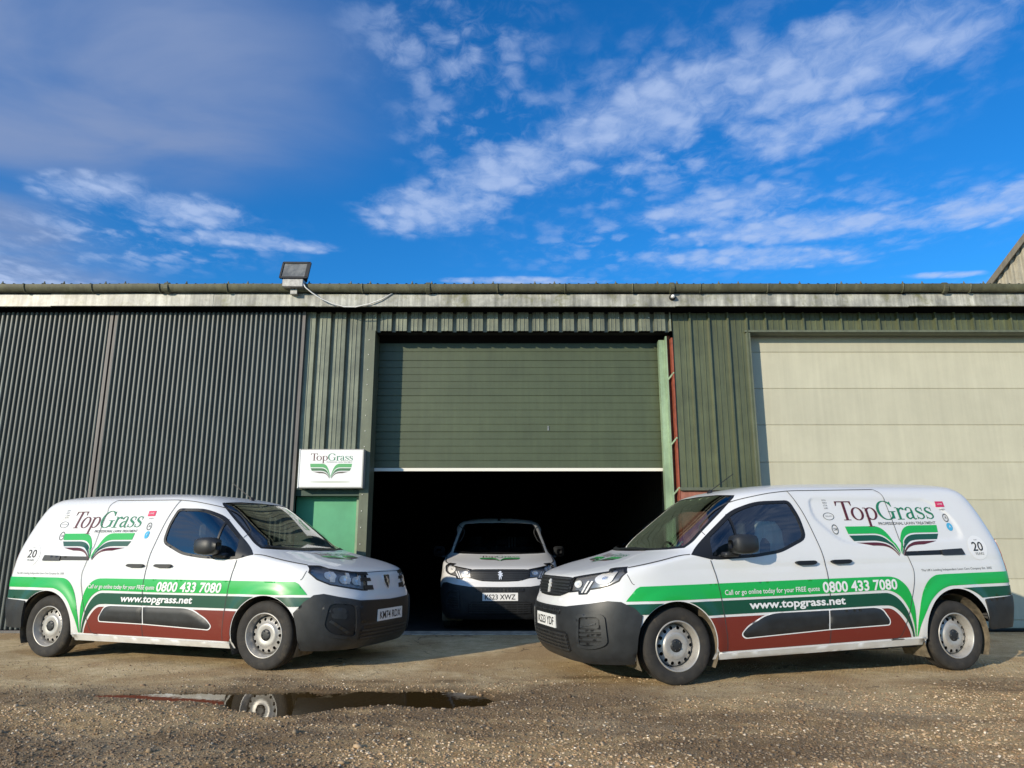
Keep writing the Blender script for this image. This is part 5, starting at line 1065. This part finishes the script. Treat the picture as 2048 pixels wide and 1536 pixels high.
def side_livery(s, sg):
    """the printed film on the side that the photograph shows"""
    root = s.root; xv = -2.306
    lv = empty('side_livery', (0, 0, 0), 0, root)
    T_ = lambda pts: smooth_line(pts, 5)
    fwu = T_([(xv + 0.30, 0.834), (xv + 0.20, 0.828), (xv + 0.12, 0.793), (xv + 0.05, 0.71), (xv + 0.015, 0.58), (xv + 0.006, 0.44), (xv + 0.004, 0.275)])
    fwl = T_([(xv + 0.36, 0.712), (xv + 0.24, 0.705), (xv + 0.14, 0.645), (xv + 0.07, 0.53), (xv + 0.03, 0.40), (xv + 0.012, 0.275)])
    grn = [(0.335, 0.828), (xv + 0.9, 0.834)] + fwu + fwl[::-1] + [(xv + 0.9, 0.704), (-0.4, 0.705), (0.462, 0.708), (0.44, 0.735), (0.37, 0.81)]
    dku = T_([(xv + 0.36, 0.686), (xv + 0.25, 0.680), (xv + 0.16, 0.625), (xv + 0.09, 0.52), (xv + 0.045, 0.39), (xv + 0.020, 0.275)])
    dkl = T_([(xv + 0.34, 0.575), (xv + 0.24, 0.565), (xv + 0.16, 0.51), (xv + 0.09, 0.42), (xv + 0.05, 0.33), (xv + 0.036, 0.275)])
    arch = lambda cx, a0, a1, r=0.385, n=14: [(cx + r*math.cos(R(a)), 0.318 + r*math.sin(R(a))) for a in np.linspace(a0, a1, n)]
    AX = 0.02
    zc = lambda z: math.degrees(math.asin(min((z - 0.318)/0.385, 1)))
    # dark green: from the spine forward to the front wheel, then a scrap before the bumper
    drk = [(-1.0, 0.683)] + dku + dkl[::-1] + [(-1.0, 0.568)] + [p for p in arch(AX, 180 - zc(0.566), 180 - zc(0.684))] 
    mau_t = T_([(xv + 0.34, 0.548), (xv + 0.25, 0.540), (xv + 0.18, 0.49), (xv + 0.11, 0.40), (xv + 0.07, 0.32), (xv + 0.055, 0.272)])
    mau = [(-1.0, 0.545)] + mau_t + [(-2.0, 0.270), (-0.5, 0.256), (-0.384, 0.256)] + arch(AX, 180 - zc(0.29), 180 - zc(0.545))[:]
    rear_u = T_([(xv - 0.36, 0.835), (xv - 0.26, 0.826), (xv - 0.17, 0.775), (xv - 0.10, 0.68), (xv - 0.05, 0.55), (xv - 0.015, 0.40), (xv - 0.004, 0.275)])
    cr = -2.785
    rear_l = T_([(xv - 0.012, 0.275), (xv - 0.04, 0.38), (xv - 0.10, 0.50), (xv - 0.17, 0.60), (xv - 0.27, 0.68), (xv - 0.38, 0.722), (xv - 0.48, 0.728)])
    rgr = [(-3.455, 0.838)] + rear_u + rear_l + [(-3.475, 0.730)]
    rdk = [(-3.478, 0.700), (-3.49, 0.612)] + [(-3.07, 0.60)] + arch(cr, 180 - zc(0.60), 180 - zc(0.700))[::-1][::-1]
    for nm, pl_, m_ in (('green_band', grn, 'green'), ('dark_green_band', drk, 'dkgreen'), ('maroon_panel', mau, 'maroon'), ('green_band', rgr, 'green')):
        s.sp(nm, pl_, 0.0045, m_, sg, lv, (), 0.025)
    s.sp('dark_green_band', rdk, 0.0045, 'dkgreen', sg, lv, (), 0.025)
    s.sp('dark_green_band', [(0.485, 0.684)] + arch(AX, zc(0.684), zc(0.60), 0.385, 5) + [(0.43, 0.60), (0.53, 0.665), (0.52, 0.684)], 0.0045, 'dkgreen', sg, lv, (), 0.04)
    out = s.out; ch = s.side(sg); d = -1 if sg > 0 else 1           # reading direction along x
    if s.long: PX = dict(call=-0.46, callw=0.98, ph=-1.475, phw=0.83, web=-0.695, webw=1.01, logo=-1.85, logow=1.13, leaf=-2.43, x20=-3.372, est=-2.62, estw=0.86, sl=0.0)
    else: PX = dict(call=-2.22, callw=0.89, ph=-1.31, phw=0.815, web=-1.765, webw=0.93, logo=-2.735, logow=0.99, leaf=-2.275, x20=-3.134, est=-3.30, estw=0.70, sl=0.16)
    put_text('call_lettering', 'Call or go online today for your FREE quote', ch, PX['call'], 0.731, 0.044, 'white', lv, 0.008, PX['callw'], d, PX['sl'], 0.008, out)
    put_text('phone_lettering', '0800 433 7080', ch, PX['ph'], 0.716, 0.094, 'white', lv, 0.026, PX['phw'], d, PX['sl'], 0.008, out)
    put_text('website_lettering', 'www.topgrass.net', ch, PX['web'], 0.604, 0.070, 'white', lv, 0.026, PX['webw'], d, PX['sl'], 0.008, out)
    z0 = 1.36
    put_logo(ch, PX['logo'], 1.365, PX['logow'], 0.185, lv, d, 0.004, out, PX['sl'])
    put_leaf(ch, PX['leaf'], 1.03, 0.545 if s.long else 0.50, 0.275, lv, 0.004, out)
    # twenty years roundel
    x20 = PX['x20']; zz = 1.075
    s.sp('roundel', [(x20 + 0.115*math.cos(a), zz + 0.118*math.sin(a)) for a in np.linspace(0, 2*math.pi, 40, endpoint=False)], 0.003, 'white', sg, lv, (), 0.03, 0, None, False)
    put_text('roundel_lettering', '20', ch, x20 - d*0.066, zz - 0.03, 0.09, 'ink', lv, 0.01, 0.13, d, 0, 0.006, out)
    put_text('roundel_lettering', 'YEARS', ch, x20 - d*0.055, zz - 0.07, 0.026, 'greyink', lv, 0, 0.11, d, 0, 0.006, out)
    put_text('roundel_lettering', 'over', ch, x20 - d*0.02, zz + 0.072, 0.014, 'greyink', lv, 0, 0.04, d, 0, 0.006, out)
    put_text('slogan_lettering', "The UK's Leading Independent Lawn Care Company Est. 2005", ch, PX['est'], 0.868, 0.022, 'greyink', lv, 0, PX['estw'], d, 0, 0.004, out)
    # small accreditation marks beside the logo
    fx, rx = (-1.735, -3.10) if s.long else (-2.835, -1.63)
    def ringm(cx, cz, a, b, m_, t=0.12):
        P = [(cx + a*math.cos(k), cz + b*math.sin(k)) for k in np.linspace(0, 2*math.pi, 28, endpoint=False)]
        s.sp('mark', P, 0.004, m_, sg, lv, [[(cx + a*(1 - t)*math.cos(k), cz + b*(1 - t)*math.sin(k)) for k in np.linspace(0, 2*math.pi, 28, endpoint=False)]], 0.03, 0, None, False)
    ringm(fx - d*0.0, 1.405, 0.062, 0.036, 'greyink'); put_text('mark_lettering', 'THE LAWN', ch, fx - d*0.038, 1.402, 0.011, 'greyink', lv, 0, 0.076, d, 0, 0.004, out)
    ringm(fx + d*0.03, 1.28, 0.036, 0.048, 'greyink', 0.2); put_text('mark_lettering', 'CHAS', ch, fx + d*0.012, 1.27, 0.026, 'greyink', lv, 0.01, 0.05, d, 0, 0.004, out)
    for k in range(4): put_text('mark_lettering', ('BTA', 'ISO', 'LTA', 'UK')[k], ch, fx - d*0.02, 1.555 - k*0.026, 0.016, 'greyink', lv, 0, 0.045, d, 0, 0.004, out)
    s.sp('mark', [(rx - 0.05, 1.485), (rx + 0.05, 1.485), (rx + 0.05, 1.542), (rx - 0.05, 1.542)], 0.004, 'pink', sg, lv, (), 0.04, 0, None, False)
    put_text('mark_lettering', 'LIVE', ch, rx - d*0.03, 1.505, 0.018, 'white', lv, 0, 0.06, d, 0, 0.007, out)
    put_text('mark_lettering', 'OPEN', ch, rx - d*0.02, 1.452, 0.016, 'greyink', lv, 0, 0.06, d, 0, 0.004, out)
    ringm(rx + d*0.02, 1.375, 0.034, 0.042, 'greyink', 0.25); put_text('mark_lettering', 'A', ch, rx + d*0.008, 1.365, 0.03, 'greyink', lv, 0.01, 0.03, d, 0, 0.004, out)
    s.sp('mark', [(rx + d*0.03 + 0.036*math.cos(k), 1.285 + 0.04*math.sin(k)) for k in np.linspace(0, 2*math.pi, 24, endpoint=False)], 0.004, 'cyan', sg, lv, (), 0.03, 0, None, False)
    put_text('mark_lettering', 'A', ch, rx + d*0.018, 1.275, 0.026, 'white', lv, 0.0, 0.026, d, 0, 0.007, out)

build_van('delivery_van', (-2.124, 8.229, 0), -0.325, False, True, 0.0, 'KM74 RDX', -1, 'white van on the left with a slim body-coloured nose and shield badge, plate KM74 RDX')
build_van('delivery_van', (1.196, 7.443, 0), 3.412, True, False, 0.0225, 'KS23 YDF', 1, 'long white van on the right with a dark grille, plate KS23 YDF')
build_van('delivery_van', (-0.20, 12.06, -0.06), R(-88.3), True, False, 0.0, 'KS23 XWZ', 0, 'white van seen head-on in the dark doorway, plate KS23 XWZ', livery=False)

# a pale jacket hung behind the passenger window of the right-hand van
jv = []; jf = []; nu, nv = 14, 16
for i in range(nu):
    for k in range(nv):
        a, b = i/(nu - 1), k/(nv - 1); w_ = 0.10 + 0.10*(1 - b)**0.7
        jv.append((-1.17 + (a - 0.5)*2*w_ + 0.012*math.sin(b*7), 0.60 + 0.022*math.sin(a*15 + b*2)*(1 - b*0.4) - 0.05*b, 1.02 + 0.36*b))
for i in range(nu - 1):
    for k in range(nv - 1): q0 = i*nv + k; jf.append((q0, q0 + nv, q0 + nv + 1, q0 + 1))
jk = obj('jacket', jv, jf, 'cloth', None, True); jk.location = (1.196, 7.443, 0.02); jk.rotation_euler = (0, 0.0, 3.412)
tag(jk, "pale jacket hanging inside the right van's side window", 'jacket')
sm_ = jk.modifiers.new('thickness', 'SOLIDIFY'); sm_.thickness = 0.008
